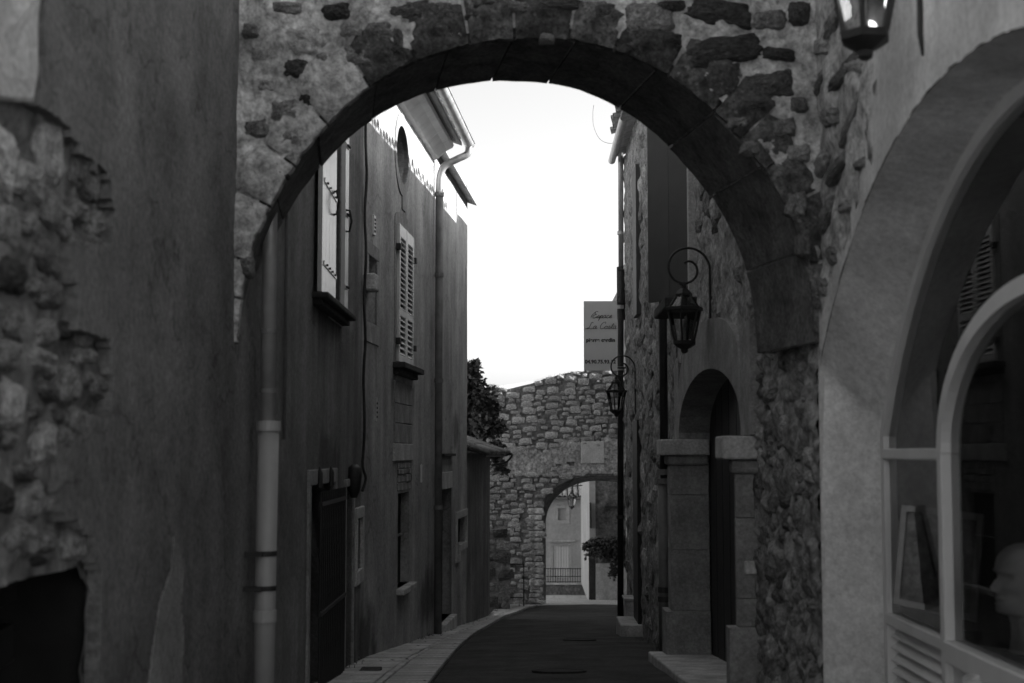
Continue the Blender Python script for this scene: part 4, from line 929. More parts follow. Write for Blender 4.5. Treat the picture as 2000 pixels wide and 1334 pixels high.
# inner arched doors: vertical mullions and a rounder arch
mi = MB(); hi = HI; crown = .69
def inner(e, n=40): return [(YC + (hi - e) * math.cos(math.pi * i / n), (crown - e) * math.sin(math.pi * i / n)) for i in range(n + 1)]
o_, i_ = inner(0), inner(.075)
for k in range(40):
    a, b, c, d = o_[k], o_[k + 1], i_[k + 1], i_[k]; mi.hexa([(XF - .035, *a), (XF - .035, *b), (XF - .035, *c), (XF - .035, *d), (XF + .05, *a), (XF + .05, *b), (XF + .05, *c), (XF + .05, *d)])
mi.build('arched_mullion', 'frame_paint', wf)
TR0, TR1 = atX(1780, 898, XF).z, atX(1780, 876, XF).z
for sg in (1, -1):
    yo, yi = YC + sg * hi, YC + sg * (hi - .075)
    bevel(MB().box((XF - .035, min(yo, yi), -1.75), (XF + .05, max(yo, yi), -.001)).build('mullion', 'frame_paint', wf), .006, 1)
    ya, yb = sorted((YC + sg * (hi + .001), YC + sg * (H2 - .06)))
    bevel(MB().box((XF - .03, ya, TR0), (XF + .05, yb, TR1)).build('transom', 'frame_paint', wf), .006, 1)
    bevel(MB().box((XF - .03, ya, SILL - .06), (XF + .06, yb, SILL)).build('rail', 'frame_paint', wf), .006, 1)
    # louvred panel under the side light
    lv = MB().box((XF + .0, ya, -1.75), (XF + .012, ya + .02, SILL - .06)).box((XF + .08, ya, -1.75), (XF + .09, yb, SILL - .06)).build('louvre_panel', 'frame_paint', sh)
    z = SILL - .075
    while z > -1.7:
        MB().hexa([(XF + .0, ya, z - .05), (XF + .0, yb, z - .05), (XF + .008, yb, z - .055), (XF + .008, ya, z - .055), (XF + .055, ya, z), (XF + .055, yb, z), (XF + .063, yb, z - .005), (XF + .063, ya, z - .005)]).build('slat', 'frame_paint', lv)
        z -= .062
bevel(MB().box((XF - .045, YC - hi + .075, SILL - .10), (XF + .06, YC + hi - .075, SILL)).build('rail', 'frame_paint', wf), .006, 1)
MB().box((XF + .0, YC - hi + .075, -1.75), (XF + .03, YC + hi - .075, SILL - .10)).build('solid_panel', 'frame_paint', sh)
MB().box((XF - .02, YC - .02, SILL), (XF + .03, YC + .02, crown - .07)).build('meeting_stile', 'frame_paint', wf)
# panes
gl = MB(); n = 40
for k in range(n):
    d0, d1 = (H2 - .05) * (1 - 2 * k / n), (H2 - .05) * (1 - 2 * (k + 1) / n)
    gl.quad((XF + .012, YC + d0, SILL), (XF + .012, YC + d1, SILL), (XF + .012, YC + d1, arc2(abs(d1)) - .03), (XF + .012, YC + d0, arc2(abs(d0)) - .03))
gl.build('pane', 'glass', wf)
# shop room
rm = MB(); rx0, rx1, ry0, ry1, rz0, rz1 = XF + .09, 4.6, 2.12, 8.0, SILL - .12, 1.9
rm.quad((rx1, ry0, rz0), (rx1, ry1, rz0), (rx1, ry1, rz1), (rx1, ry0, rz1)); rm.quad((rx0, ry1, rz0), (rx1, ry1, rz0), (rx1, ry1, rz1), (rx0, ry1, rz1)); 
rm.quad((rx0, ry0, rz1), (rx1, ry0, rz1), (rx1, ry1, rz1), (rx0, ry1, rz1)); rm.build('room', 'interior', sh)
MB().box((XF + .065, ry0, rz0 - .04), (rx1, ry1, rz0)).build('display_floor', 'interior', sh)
MB().box((1.9, 2.0, 2.9), (5.5, 8.0, 2.95)).box((5.4, 2.0, -2), (5.5, 8.0, 2.9)).box((1.9, 2.0, -2), (2.2, 2.1, 2.9)).box((4.8, 2.0, -2), (5.5, 2.1, 2.9)).box((2.2, 2.0, -2), (3.4, 2.1, 2.9)).box((3.4, 2.0, -2), (4.8, 2.1, -.95)).box((3.4, 2.0, 1.2), (4.8, 2.1, 2.9)).build('body', 'plaster_shop', sh)  # unseen opening in the near end wall, added to light the shop room
MB().box((1.4, 1.9, 4.3), (5.5, 8.9, 4.4)).build('roof', 'tile', sh)
stk = MB(); q = atX(1733, 1160, XF)
stk.box((XF + .004, q.y - .028, q.z - .02), (XF + .006, q.y + .028, q.z + .0)); stk.box((XF + .004, q.y - .028, q.z + .008), (XF + .006, q.y - .006, q.z + .04)); stk.box((XF + .004, q.y + .0, q.z + .012), (XF + .006, q.y + .026, q.z + .038))
stk.build('sticker', 'white_paint', wf)
# framed picture leaning inside
pa, pb, pc, pd = atY(1762, 987, 7.35), atY(1921, 1005, 7.15), atY(1906, 1214, 7.05), atY(1746, 1180, 7.25)
pf = thing('framed_picture', (pa + pb + pc + pd) / 4 - Vector((0, 0, .25)), 'framed picture leaning inside the shop window behind the glass', 'picture')
nn = (pb - pa).cross(pd - pa).normalized(); nn = nn if nn.y > 0 else -nn
def lerp4(u, v): return (pa * (1 - u) + pb * u) * (1 - v) + (pd * (1 - u) + pc * u) * v
def slabq(u0, u1, v0, v1, t0, t1): c = [lerp4(u0, v0), lerp4(u1, v0), lerp4(u1, v1), lerp4(u0, v1)]; return MB().hexa([x + nn * t0 for x in c] + [x + nn * t1 for x in c])
slabq(.06, .94, .05, .95, .006, .02).build('canvas', 'canvas', pf)
for u0, u1, v0, v1 in ((0, .07, 0, 1), (.93, 1, 0, 1), (.07, .93, 0, .06), (.07, .93, .94, 1)): slabq(u0, u1, v0, v1, -.012, .025).build('frame', 'picture_frame', pf)
# plaster head on a stand
def bust():
    # rows: z, front, back, half width (metres; face looks along -f)
    rows = [(-.20, .10, -.15, .16), (-.17, .07, -.13, .13), (-.13, .05, -.11, .085), (-.08, .047, -.095, .066), (-.03, .05, -.09, .062), (.0, .06, -.088, .064), (.015, .10, -.09, .066), (.03, .112, -.092, .068), (.05, .112, -.096, .07),
            (.07, .108, -.10, .073), (.09, .108, -.105, .076), (.11, .112, -.11, .078), (.13, .112, -.113, .079), (.15, .106, -.115, .079), (.165, .112, -.117, .08), (.185, .11, -.118, .08), (.21, .102, -.115, .078), (.23, .088, -.106, .072), (.25, .062, -.085, .058), (.262, .03, -.05, .036), (.266, .005, -.01, .008)]
    mb = MB(); n = 72; src = rows; rows = []
    for q in range(len(src) - 1):
        for k in range(4): t = k / 4; t = t * t * (3 - 2 * t) * .5 + t * .5; rows.append(tuple(src[q][c] * (1 - t) + src[q + 1][c] * t for c in range(4)))
    rows.append(src[-1])
    def fp(i, j):
        z, f, b, hw = rows[i]; g = 2 * math.pi * j / n; cx, sx = math.cos(g), math.sin(g)
        ex = 2 / 2.3; x = math.copysign(abs(cx) ** ex, cx); y = math.copysign(abs(sx) ** ex, sx) * hw
        fy = x * f if x > 0 else -x * b
        v = Vector((fy, y, z))
        if x > 0:                                # face
            def G(y0, z0, sy, sz): return math.exp(-((y - y0) / sy) ** 2 - ((z - z0) / sz) ** 2)
            dx = .025 * G(0, .100, .014, .014) + .018 * G(0, .122, .011, .024) + .014 * G(0, .064, .022, .008) + .012 * G(0, .047, .02, .006) - .010 * G(0, .056, .03, .004) + .014 * G(0, .02, .02, .014) - .012 * G(0, .152, .012, .012)
            dx -= .020 * (G(.031, .138, .018, .013) + G(-.031, .138, .018, .013)); dx += .010 * (G(.03, .136, .012, .007) + G(-.03, .136, .012, .007)); dx -= .014 * (G(.05, .075, .016, .022) + G(-.05, .075, .016, .022)); dx += .007 * (G(.03, .165, .03, .008) + G(-.03, .165, .03, .008)); dx += .008 * (G(.045, .105, .02, .016) + G(-.045, .105, .02, .016))
            v.x += dx
        e_ = math.exp(-((z - .12) / .03) ** 2 - ((fy + .005) / .02) ** 2)     # ears
        v.y += math.copysign(.026 * e_, y) if abs(y) > .05 else 0
        return v
    mb.grid(lambda i, j: fp(i, j % n), len(rows) - 1, n); return mb
hb = bust(); sc_h = 1.22; hc = atY(2004, 1160, 6.45); fa = R(192)
hb.v = [Vector((hc.x + sc_h * (v.x * math.cos(fa) - v.y * math.sin(fa)), hc.y + sc_h * (v.x * math.sin(fa) + v.y * math.cos(fa)), hc.z + sc_h * (v.z - .08))) for v in hb.v]
bs = thing('sculpted_head', (hc.x, hc.y, rz0), 'pale sculpted head on a dark base in the shop window', 'sculpture')
ho = hb.build('head', 'plaster_cast', bs, smooth=True)
zb_ = hc.z - sc_h * .285
MB().lathe((hc.x + .02, hc.y, 0), [(.13, rz0 + .001), (.13, rz0 + .05), (.09, rz0 + .08), (.10, zb_ + .0), (.15, zb_ + .03), (.16, zb_ + .09)], 20).build('stand', 'wood_dark', bs, smooth=False)
bk = thing('folded_paper', atY(1915, 1240, 6.3), 'pale folded paper lying beside the sculpted head in the shop window', 'paper')
q = atY(1945, 1238, 6.2); q.z = rz0
MB().hexa([q + Vector(v) for v in ((-.16, -.05, .004), (.0, -.1, .004), (.05, .06, .004), (-.12, .1, .004), (-.15, -.04, .012), (.01, -.08, .10), (.05, .07, .10), (-.11, .1, .014))]).build('sheet', 'surround_pale', bk)

# ================================================================== stone house on the right past the archway
WR0 = Wall((1.61, 8.04), (1.53, 9.95)); WR = Wall((1.53, 9.95), (1.53, 23.5))
rh = thing('stone_house', (1.6, 14, gz(14)), 'rough stone house on the right past the archway with a recessed carriage doorway', 'house')
ZE = 4.95
relief(WR0, 0, WR0.len, -2.0, 4.6, 'rough_face', 'mortar_right', rh, cell=.022, amp=.044, sc1=6.5, rf=.22)
rs = random.Random(23)
scatter(WR0, .2, WR0.len - .05, -1.8, 1.1, [((.22, .36), (.12, .2), .3), ((.12, .22), (.07, .13), .4), ((.06, .12), (.05, .08), .3)], .07, ['stone_mid', 'stone_mid', 'stone_light', 'mortar_right'], rh, lambda a, z: True, 260, 23, fine=True, sink=.62, roll=.5)
# doorway
f_near = WR.pix(1437, 1000, .14)[0]; f_far = WR.pix(1310, 1000, .14)[0]; PW = .34          # outer faces of the pilasters
s_n0, s_n1 = f_near, f_near + PW; s_f0, s_f1 = f_far, f_far + PW
spring = WR.pix(1434, 832, .0)[1]; crownz = WR.pix(1378, 727, 0)[1]
c_s = (s_n1 + s_f0) / 2; hw = (s_f0 - s_n1) / 2; rise = crownz - spring
def garc(x): return spring + rise * math.sqrt(max(0, 1 - (x / hw) ** 2)) if abs(x) < hw else spring
def cut_gate(a, z): return abs(a - c_s) < hw + .0 and z < garc(a - c_s) + .02
MB().box((1.60, 9.75, -1.9), (2.1, 10.08, 4.8)).build('corner_core', 'mortar_right', rh)
up = relief(WR, -.12, 13.55, -3.2, ZE, 'rough_face', 'mortar_right', rh, cell=.05, amp=.035, sc1=5.0, cut=lambda a, z: cut_gate(a, z) or (10.2 < a < 10.95 and -3 < z < .12) or (s_far_w[0] < a < s_far_w[1] and z > .9 and z < 5.0) if False else cut_gate(a, z))
rs = random.Random(29)
scatter(WR, 5.2, 13.4, -2.6, 4.6, [((.3, .6), (.18, .3), .5), ((.15, .3), (.1, .18), .5)], .06, ['stone_mid', 'stone_light', 'stone_mid'], rh, lambda a, z: True, 260, 29, sink=.4, limit=130)
for _ in range(40):
    s_, z_ = rs.uniform(.2, 5.2), rs.uniform(crownz + .35, 4.0); stone(WR, s_, z_, rs.uniform(.2, .5), rs.uniform(.12, .28), rs.uniform(.04, .07), rs.choice(['stone_mid', 'stone_mid', 'stone_dark']), rh, fine=True, roll=rs.uniform(-.3, .3), rg=rs, sink=.4)
# archivolt + intrados + smooth panel round the arch
ar = MB(); n = 40
for i in range(n):
    x0, x1 = -hw + 2 * hw * i / n, -hw + 2 * hw * (i + 1) / n
    for (z0, z1) in ((garc(x0), garc(x1)),):
        ar.quad(WR.pt(c_s + x0, z0, .05), WR.pt(c_s + x1, z1, .05), WR.pt(c_s + x1, z1 + .42, .05), WR.pt(c_s + x0, z0 + .42, .05))
        ar.quad(WR.pt(c_s + x0, z0, .05), WR.pt(c_s + x1, z1, .05), WR.pt(c_s + x1, z1, -.32), WR.pt(c_s + x0, z0, -.32))
        ar.quad(WR.pt(c_s + x0, z0 + .42, .05), WR.pt(c_s + x1, z1 + .42, .05), WR.pt(c_s + x1, z1 + .42, -.02), WR.pt(c_s + x0, z0 + .42, -.02))
ar.build('arch_band', 'surround', rh)
for s0, s1, nm in ((s_n0, s_n1, 'near'), (s_f0, s_f1, 'far')):
    zg = WR.z0((s0 + s1) / 2); zi = WR.pix(1340 if nm == 'far' else 1450, 868, .14)[1]
    if nm == 'near': s1 = s0 + .07
    hs = [zg + .0, zg + .55, zi - 1.05, zi - .5, zi - .2]; mbx = MB()
    ext = s1 if nm == 'far' else s0
    for q, (za, zb) in enumerate(zip(hs, hs[1:])):
        pr = .14 if q else .2
        bevel(MB().wbox(WR, s0 - (.05 if not q else 0), s1 + (.05 if not q else 0), za + .0015, zb - .0015, -.25, pr).build('pilaster_block', 'surround', rh), .006, 2)
    bevel(MB().wbox(WR, s0 - .03, s1 + .03, zi - .2, zi - .1, -.25, .17).build('impost_moulding', 'surround', rh), .03, 3)
    bevel(MB().wbox(WR, s0 - .09, s1 + (.09 if nm == 'far' else .22), zi - .1, zi + .06, -.25, .24).build('impost', 'surround_pale', rh), .015, 2)
zi_ = WR.pix(1400, 868, .14)[1]
MB().wbox(WR, f_near - .14, c_s - hw, zi_ + .06, crownz + .2, -.3, .051).build('arch_flank', 'surround', rh)
MB().wbox(WR, c_s + hw, s_f1 + .1, zi_ + .06, crownz + .2, -.3, .051).build('arch_flank', 'surround', rh)
MB().wbox(WR, s_n1 - .1, s_f0 + .1, -2.3, crownz + .1, -.31, -.28).build('gate_leaf', 'wood_dark', rh)
for k in range(9):
    a = s_n1 + (s_f0 - s_n1) * k / 9; MB().wbox(WR, a + .02, a + (s_f0 - s_n1) / 9 - .02, -2.3, crownz - .0, -.28, -.26).build('board', 'wood_dark', rh)
bevel(MB().hexa([WR.pt(s_n0 - .1, WR.z0(s_n0) - .3, -.4), WR.pt(s_f1 + .12, WR.z0(s_f1) - .3, -.4), WR.pt(s_f1 + .12, WR.z0(s_f1) - .3, .34), WR.pt(s_n0 - .1, WR.z0(s_n0) - .3, .34), WR.pt(s_n0 - .1, WR.z0(s_n0) + .06, -.4), WR.pt(s_f1 + .12, WR.z0(s_f1) + .10, -.4), WR.pt(s_f1 + .12, WR.z0(s_f1) + .10, .34), WR.pt(s_n0 - .1, WR.z0(s_n0) + .06, .34)]).build('threshold', 'slab', rh), .015, 2)
# small boxes on the wall by the near pilaster
for px, py, hw_, hh in ((1476, 878, .02, .055), (1479, 1108, .04, .045)):
    s_, z_ = WR0.pix(px, py); s_ = min(s_, WR0.len - .02); bevel(MB().wbox(WR0, s_ - hw_, s_ + hw_, z_ - hh, z_ + hh, -.01, .09).build('bell_box', 'surround_pale', rh), .006, 1)
# dark shutter leaf swung out, with sill, high on the wall
hg = WR.pix(1358, 578); outp = atY(1272, 590, WR.pt(*hg).y + .62); hgp = WR.pt(hg[0], hg[1], .01)
dv = Vector((outp.x - hgp.x, outp.y - hgp.y, 0)); L_ = dv.length; dv.normalize(); pn = Vector((-dv.y, dv.x, 0)); zb_, ztp = hg[1], hg[1] + 2.1
for k in range(2):
    a, b = L_ * k / 2 + .002, L_ * (k + 1) / 2 - .002; P = [hgp + dv * a, hgp + dv * b, hgp + dv * b + pn * .035, hgp + dv * a + pn * .035]
    MB().hexa([Vector((p.x, p.y, zb_)) for p in P] + [Vector((p.x, p.y, ztp)) for p in P]).build('shutter_board', 'shutter_dark', rh)
MB().wbox(WR, hg[0] - .12, hg[0] - .003, zb_ - .05, ztp + .1, -.1, .07).build('window_jamb', 'surround_pale', rh)
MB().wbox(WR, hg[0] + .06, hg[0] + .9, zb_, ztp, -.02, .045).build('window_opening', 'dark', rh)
bevel(MB().wbox(WR, hg[0] - .15, hg[0] + 1.05, zb_ - .12, zb_ - .02, -.02, .30).build('sill', 'gap', rh), .015, 2)
# narrow window slit and low doorway farther along
s_, zt_ = WR.pix(1246, 330); MB().wbox(WR, s_ - .35, s_ + .35, WR.pix(1246, 620)[1], zt_, -.05, .06).build('window_slit', 'shutter_dark', rh)
s_, zt_ = WR.pix(1246, 822); zg = WR.z0(s_) + .22
MB().wbox(WR, s_ - .45, s_ + .45, zg, zt_, -.05, .05).build('narrow_door', 'wood_dark', rh)
bevel(MB().wbox(WR, s_ - .55, s_ + .55, zg - .5, zg, -.02, .3).build('door_step', 'slab', rh), .012, 1)
# body and roof with a row of tiles along the eave
MB().box((2.12, 9.95, -3.4), (6, 23.44, ZE)).box((1.62, 15.2, -3.4), (2.1, 23.44, ZE)).box((1.62, 9.95, 1.3), (2.1, 15.2, ZE)).build('body', 'mortar_right', rh)
MB().box((1.69, 8.045, -2), (2.6, 9.94, .6)).box((1.69, 8.06, .6), (6, 9.95, ZE)).build('body', 'mortar_right', rh)
MB().hexa([(1.30, 8.1, ZE - .02), (6, 8.1, ZE + 1.5), (6, 23.6, ZE + 1.5), (1.30, 23.6, ZE - .02), (1.30, 8.1, ZE + .03), (6, 8.1, ZE + 1.55), (6, 23.6, ZE + 1.55), (1.30, 23.6, ZE + .03)]).build('roof', 'tile', rh)
s_ = 8.2
while s_ < 22.0:
    tile(Vector((1.27 + rt.uniform(-.07, .05), s_, ZE + .05 + rt.uniform(-.02, .03))), WR.ang, R(18), rh, rt.uniform(-.2, .2), rt.uniform(.95, 1.25)); s_ += .2
gq = MB()
for i in range(8):
    g0, g1 = math.pi * (1 + i / 8), math.pi * (1 + (i + 1) / 8); gq.quad(*[(1.33 + .06 * math.cos(g), y, ZE - .05 + .06 * math.sin(g)) for y, g in ((20.5, g0), (23.62, g0), (23.62, g1), (20.5, g1))])
gq.build('gutter', 'zinc', rh)
# unseen neighbouring house behind it, added to block the sun from the right
nh = thing('sun_block_house', (3, 29, gz(29)), 'unseen stone house added behind the end of the right wall to block the sun', 'house')
MB().box((2.45, 23.5, -4.2), (6.5, 37.9, 5.6)).build('wall', 'mortar_right', nh)
MB().hexa([(2.36, 23.62, 5.6), (6.7, 23.62, 6.9), (6.7, 37.9, 6.9), (2.36, 37.9, 5.6), (2.36, 23.62, 5.66), (6.7, 23.62, 6.96), (6.7, 37.9, 6.96), (2.36, 37.9, 5.66)]).build('roof', 'tile', nh)
# ---- drainpipes on the right
def vpipe(label, segs, collars, name='drainpipe'):
    base = segs[-1][0][-1]; t = thing(name, (base[0], base[1], base[2]), label, 'drainpipe')
    for pts, r, m_, nm in segs: MB().tube(pts, r, 14).build(nm, m_, t, smooth=True)
    for c, r, m_ in collars: MB().tube([Vector(c) - Vector((0, 0, .03)), Vector(c) + Vector((0, 0, .03))], r, 14).build('collar', m_, t)
    return t
q = WR.pix(1294, 950, .12); Yp = WR.pt(q[0], 0).y; zc1, zc2 = WR.pix(1294, 940, .12)[1], WR.pix(1294, 1150, .12)[1]
vpipe('grey drainpipe standing between the carriage doorway and the narrow door', [([(1.43, Yp, 4.9), (1.43, Yp, zc1)], .045, 'black_pipe', 'upper_pipe'), ([(1.42, Yp, zc1), (1.42, Yp, gz(Yp) - .05)], .062, 'grey_pipe', 'lower_pipe')],
      [((1.42, Yp, zc1), .075, 'grey_pipe'), ((1.42, Yp, zc1 + .1), .072, 'grey_pipe'), ((1.42, Yp, zc2), .072, 'black_pipe'), ((1.42, Yp, zc2 - .1), .072, 'black_pipe'), ((1.42, Yp, gz(Yp) + .02), .075, 'black_pipe')])
e0, e1, e2, e3 = atY(1212, 255, 23.45), atY(1213, 525, 23.45), atY(1212, 600, 23.45), atY(1212, 1225, 23.45)
vpipe('tall drainpipe at the far end of the right wall, zinc above and black below', [([e0 + Vector((.02, 0, .25)), e0, e1], .045, 'zinc', 'upper_pipe'), ([e1, e2, e3], .052, 'black_pipe', 'lower_pipe')],
      [(e1, .075, 'black_pipe'), (e2, .07, 'zinc'), (atY(1212, 720, 23.45), .066, 'zinc'), (atY(1212, 1010, 23.45), .066, 'black_pipe'), (atY(1212, 455, 23.45), .055, 'zinc')])
MB().tube([e1 + Vector((0, .02, .0)), e1 + Vector((0, .02, -.85))], .075, 10).build('cable_sleeve', 'black_pipe', label='black sleeve clamped round the tall end drainpipe above the hanging sign', cat='pipe sleeve')
cw = [atY(x, y, 23.3) for x, y in ((1204, 248), (1206, 272), (1192, 280), (1172, 272), (1160, 248), (1158, 222), (1160, 205))]
MB().tube(cat_rom(cw, 6), .004, 5).build('loose_wire', 'iron', label='thin loose wire looping out from the right eave against the sky', cat='wire')
# utility box near the ground
q = WR.pix(1226, 1195, .1); ub = thing('utility_box', WR.pt(q[0], q[1] - .25), 'pale utility box low on the far end of the right wall', 'utility box')
bevel(MB().wbox(WR, q[0] - .3, q[0] + .25, q[1] - .2, q[1] + .2, 0, .14).build('case', 'surround_pale', ub), .01, 2)
MB().wbox(WR, q[0] - .33, q[0] + .28, q[1] + .2, q[1] + .225, 0, .17).build('lid', 'surround_pale', ub)

# ================================================================== hanging sign
s0_, s1_ = atY(1140, 588, 23.3), atY(1206, 724, 23.3); SX0, SX1, SZ1, SZ0 = s0_.x, s1_.x, s0_.z, s1_.z; SY = 23.3
sg = thing('hanging_sign', (SX1, SY, SZ0), 'pale rectangular sign with script and black lettering hung from the right wall', 'sign')
bd = bevel(MB().box((SX0, SY, SZ0), (SX1, SY + .03, SZ1)).build('board', 'sign', sg), .004, 1)
for z in (SZ1 - .03, SZ0 + .05): MB().tube([(SX1 - .02, SY + .045, z), (1.53, SY + .045, z)], .014, 8).build('arm', 'iron', sg)
MB().tube(cat_rom([(SX1 + .0, SY + .02, SZ1), (SX1 + .03, SY + .02, SZ1 + .08), (SX1 + .08, SY + .02, SZ1 + .07), (SX1 + .07, SY + .02, SZ1 + .02)], 5), .008, 6).build('scroll', 'iron', sg)
SW, SHt = SX1 - SX0, SZ1 - SZ0
def s_pt(u, v): return Vector((SX0 + u * SW, SY - .003, SZ1 - v * SHt))
G = {  # cursive strokes in a 1 x 1 em box, y up from the baseline
 'E': ([[(.78, .92), (.62, 1.02), (.42, .96), (.36, .78), (.5, .6), (.62, .56), (.45, .54), (.22, .4), (.12, .18), (.28, .0), (.55, .06), (.8, .28)], [(-.15, .1), (.0, .5), (.4, .95)]], .72),
 's': ([[(-.05, .0), (.15, .2), (.3, .45), (.36, .2), (.28, .02), (.1, .04), (.36, .02), (.5, .12)]], .44),
 'p': ([[(-.05, .0), (.2, .42), (.1, .0), (-.08, -.42), (.12, .15), (.32, .42), (.45, .3), (.36, .05), (.18, .04), (.4, .02), (.55, .14)]], .50),
 'a': ([[(.42, .36), (.26, .44), (.06, .28), (.06, .06), (.22, .02), (.4, .3), (.42, .42), (.38, .08), (.48, .02), (.6, .14)]], .54),
 'c': ([[(.4, .34), (.28, .44), (.08, .3), (.06, .08), (.2, .0), (.38, .06), (.5, .16)]], .44),
 'e': ([[(-.04, .08), (.2, .2), (.36, .34), (.26, .44), (.1, .3), (.08, .08), (.22, .0), (.42, .1)]], .40),
 'L': ([[(.75, .85), (.66, 1.0), (.5, .9), (.4, .5), (.28, .1), (.1, .0), (.05, .1), (.2, .14), (.5, .02), (.85, .02), (1.0, .12)], [(-.25, -.02), (.05, .05), (.2, .1)]], .92),
 'C': ([[(.8, .78), (.82, .95), (.66, 1.02), (.36, .85), (.16, .45), (.2, .1), (.42, .0), (.7, .1), (.9, .3)]], .78),
 'o': ([[(.3, .42), (.1, .34), (.06, .1), (.2, .0), (.38, .14), (.36, .36), (.26, .42), (.42, .36), (.52, .4)]], .46),
 't': ([[(-.04, .0), (.2, .4), (.36, .85), (.22, .3), (.2, .04), (.32, .02), (.46, .16)], [(.08, .55), (.5, .6)]], .38)}
def script(txt, u, v, em, slant=.42):
    x = u
    for ch in txt:
        if ch == ' ': x += .35 * em; continue
        strokes, adv = G[ch]; mb = MB()
        for st in strokes:
            pts = cat_rom([s_pt(x + (px + slant * py * .55) * em, v - py * em * SW / SHt) for px, py in st], 5); mb.tube(pts, .0042, 5)
        mb.build('lettering', 'ink', bd); x += adv * em
script('Espace', .24, .245, .195); script('La Costa', .09, .40, .20)
def text(txt, u, v, width, size, bold=.012):
    cu = bpy.data.curves.new('t', 'FONT'); cu.body = txt; cu.size = size; cu.offset = bold * size; cu.extrude = .001; cu.space_character = 1.06
    ob = bpy.data.objects.new('t', cu); col.objects.link(ob); dg = bpy.context.evaluated_depsgraph_get(); dg.update(); me = bpy.data.meshes.new_from_object(ob.evaluated_get(dg)); bpy.data.objects.remove(ob)
    xs = [vv.co.x for vv in me.vertices]; k = width * SW / (max(xs) - min(xs)); x0 = min(xs); o = s_pt(u, v)
    mb = MB(); mb.v = [Vector((o.x + (vv.co.x - x0) * k, SY - .002 - (.002 if vv.co.z > 0 else 0), o.z + vv.co.y * k)) for vv in me.vertices]; mb.f = [tuple(p.vertices) for p in me.polygons]
    mb.build('lettering', 'ink', bd)
text('pierre cardin', .07, .585, .86, .1, .05); text('04.90.75.93.12', .03, .895, .92, .1, .04)

# ================================================================== lanterns
def lantern(pos, wall_x, label, s=1.0, bulb=True, arm='scroll', gname='wall lanterns along the lane'):
    """pos: lowest point of the lantern"""
    p = Vector(pos); t = thing('lantern', p, label, 'lantern', gname); n = 6; ro = R(12)
    rt_, rb_, hb_ = .145 * s, .085 * s, .27 * s; z0 = p.z + .10 * s; z1 = z0 + hb_
    def ring(r, z, k): g = 2 * math.pi * k / n + ro; return Vector((p.x + r * math.cos(g), p.y + r * math.sin(g), z))
    MB().lathe(p, [(.012 * s, 0), (.03 * s, .012 * s), (.034 * s, .035 * s), (.06 * s, .05 * s), (rb_ + .012 * s, .075 * s), (rb_ + .014 * s, .105 * s)], n, ro).build('base_tray', 'iron', t)
    MB().lathe((p.x, p.y, 0), [(rt_ + .004 * s, z1 - .012 * s), (rt_ + .022 * s, z1 - .006 * s), (rt_ + .022 * s, z1 + .018 * s), (rt_ + .004 * s, z1 + .022 * s)], n, ro).build('rim', 'iron', t)
    fr = MB()
    for k in range(n): fr.tube([ring(rb_, z0, k), ring(rt_, z1, k)], .0095 * s, 6); fr.tube([ring(rt_, z1, k), ring(.065 * s, z1 + .12 * s, k)], .008 * s, 6)
    fr.build('frame', 'iron', t)
    for k in range(n):
        e = .94
        a, b, c, d = ring(rb_ * e, z0, k), ring(rb_ * e, z0, k + 1), ring(rt_ * e, z1, k + 1), ring(rt_ * e, z1, k); MB().quad(a, b, c, d).build('pane', 'lantern_glass', t)
    for k in range(n): MB().quad(ring(rt_ * .94, z1, k), ring(rt_ * .94, z1, k + 1), ring(.06 * s, z1 + .12 * s, k + 1), ring(.06 * s, z1 + .12 * s, k)).build('roof_pane', 'lantern_glass', t)
    MB().lathe((p.x, p.y, z1 + .115 * s), [(.072 * s, 0), (.075 * s, .02 * s), (.05 * s, .05 * s), (.022 * s, .07 * s), (.02 * s, .1 * s), (.008 * s, .125 * s)], n, ro).build('cap', 'iron', t)
    if bulb: MB().lathe((p.x, p.y, z1 - .12 * s), [(.012 * s, .16 * s), (.03 * s, .1 * s), (.04 * s, .05 * s), (.032 * s, .01 * s), (.008 * s, -.008 * s)], 12).build('bulb', 'bulb', t, smooth=True)
    zt = z1 + .23 * s
    if arm == 'scroll':
        wx = wall_x - .03; c = Vector((wx - .2 * s, p.y, zt + .12 * s)); pts = []
        for i in range(48):                       # spiral from the curled tip out over the top to the wall bar
            f = i / 47; g = R(470) - f * R(470); r = (.045 + .155 * f ** .8) * s; pts.append(c + Vector((r * math.cos(g), 0, r * math.sin(g))))
        pts = pts + [Vector((wx, p.y, zt - .1 * s)), Vector((wx, p.y, zt - .5 * s)), Vector((wx + .015, p.y, zt - .58 * s)), Vector((wx + .035, p.y, zt - .575 * s))]
        MB().tube(pts, .0105 * s, 8).build('bracket', 'iron', t, smooth=True)
        MB().tube([Vector((p.x, p.y, zt - .02 * s)), c + Vector((-.06 * s, 0, -.13 * s))], .009 * s, 6).build('hook', 'iron', t)
        MB().box((wx - .006, p.y - .02, zt - .2 * s), (wall_x + .04, p.y + .02, zt - .12 * s)).build('wall_plate', 'iron', t)
    else:
        MB().tube([Vector((p.x, p.y, zt - .02)), Vector((p.x, p.y, zt + .14)), Vector((wall_x, p.y, zt + .2))], .018, 6).build('bracket', 'iron', t)
    return t
lantern(atY(1690, 118, 5.78), 1.63, 'black lantern above the shop window at the top right, nearest the camera', 1.1)
lantern(atY(1337, 690, 12.0), 1.53, 'black lantern on a scroll bracket above the carriage doorway', bulb=False)
lantern(atY(1204, 814, 20.9), 1.53, 'black lantern on a scroll bracket below the hanging sign', bulb=False)
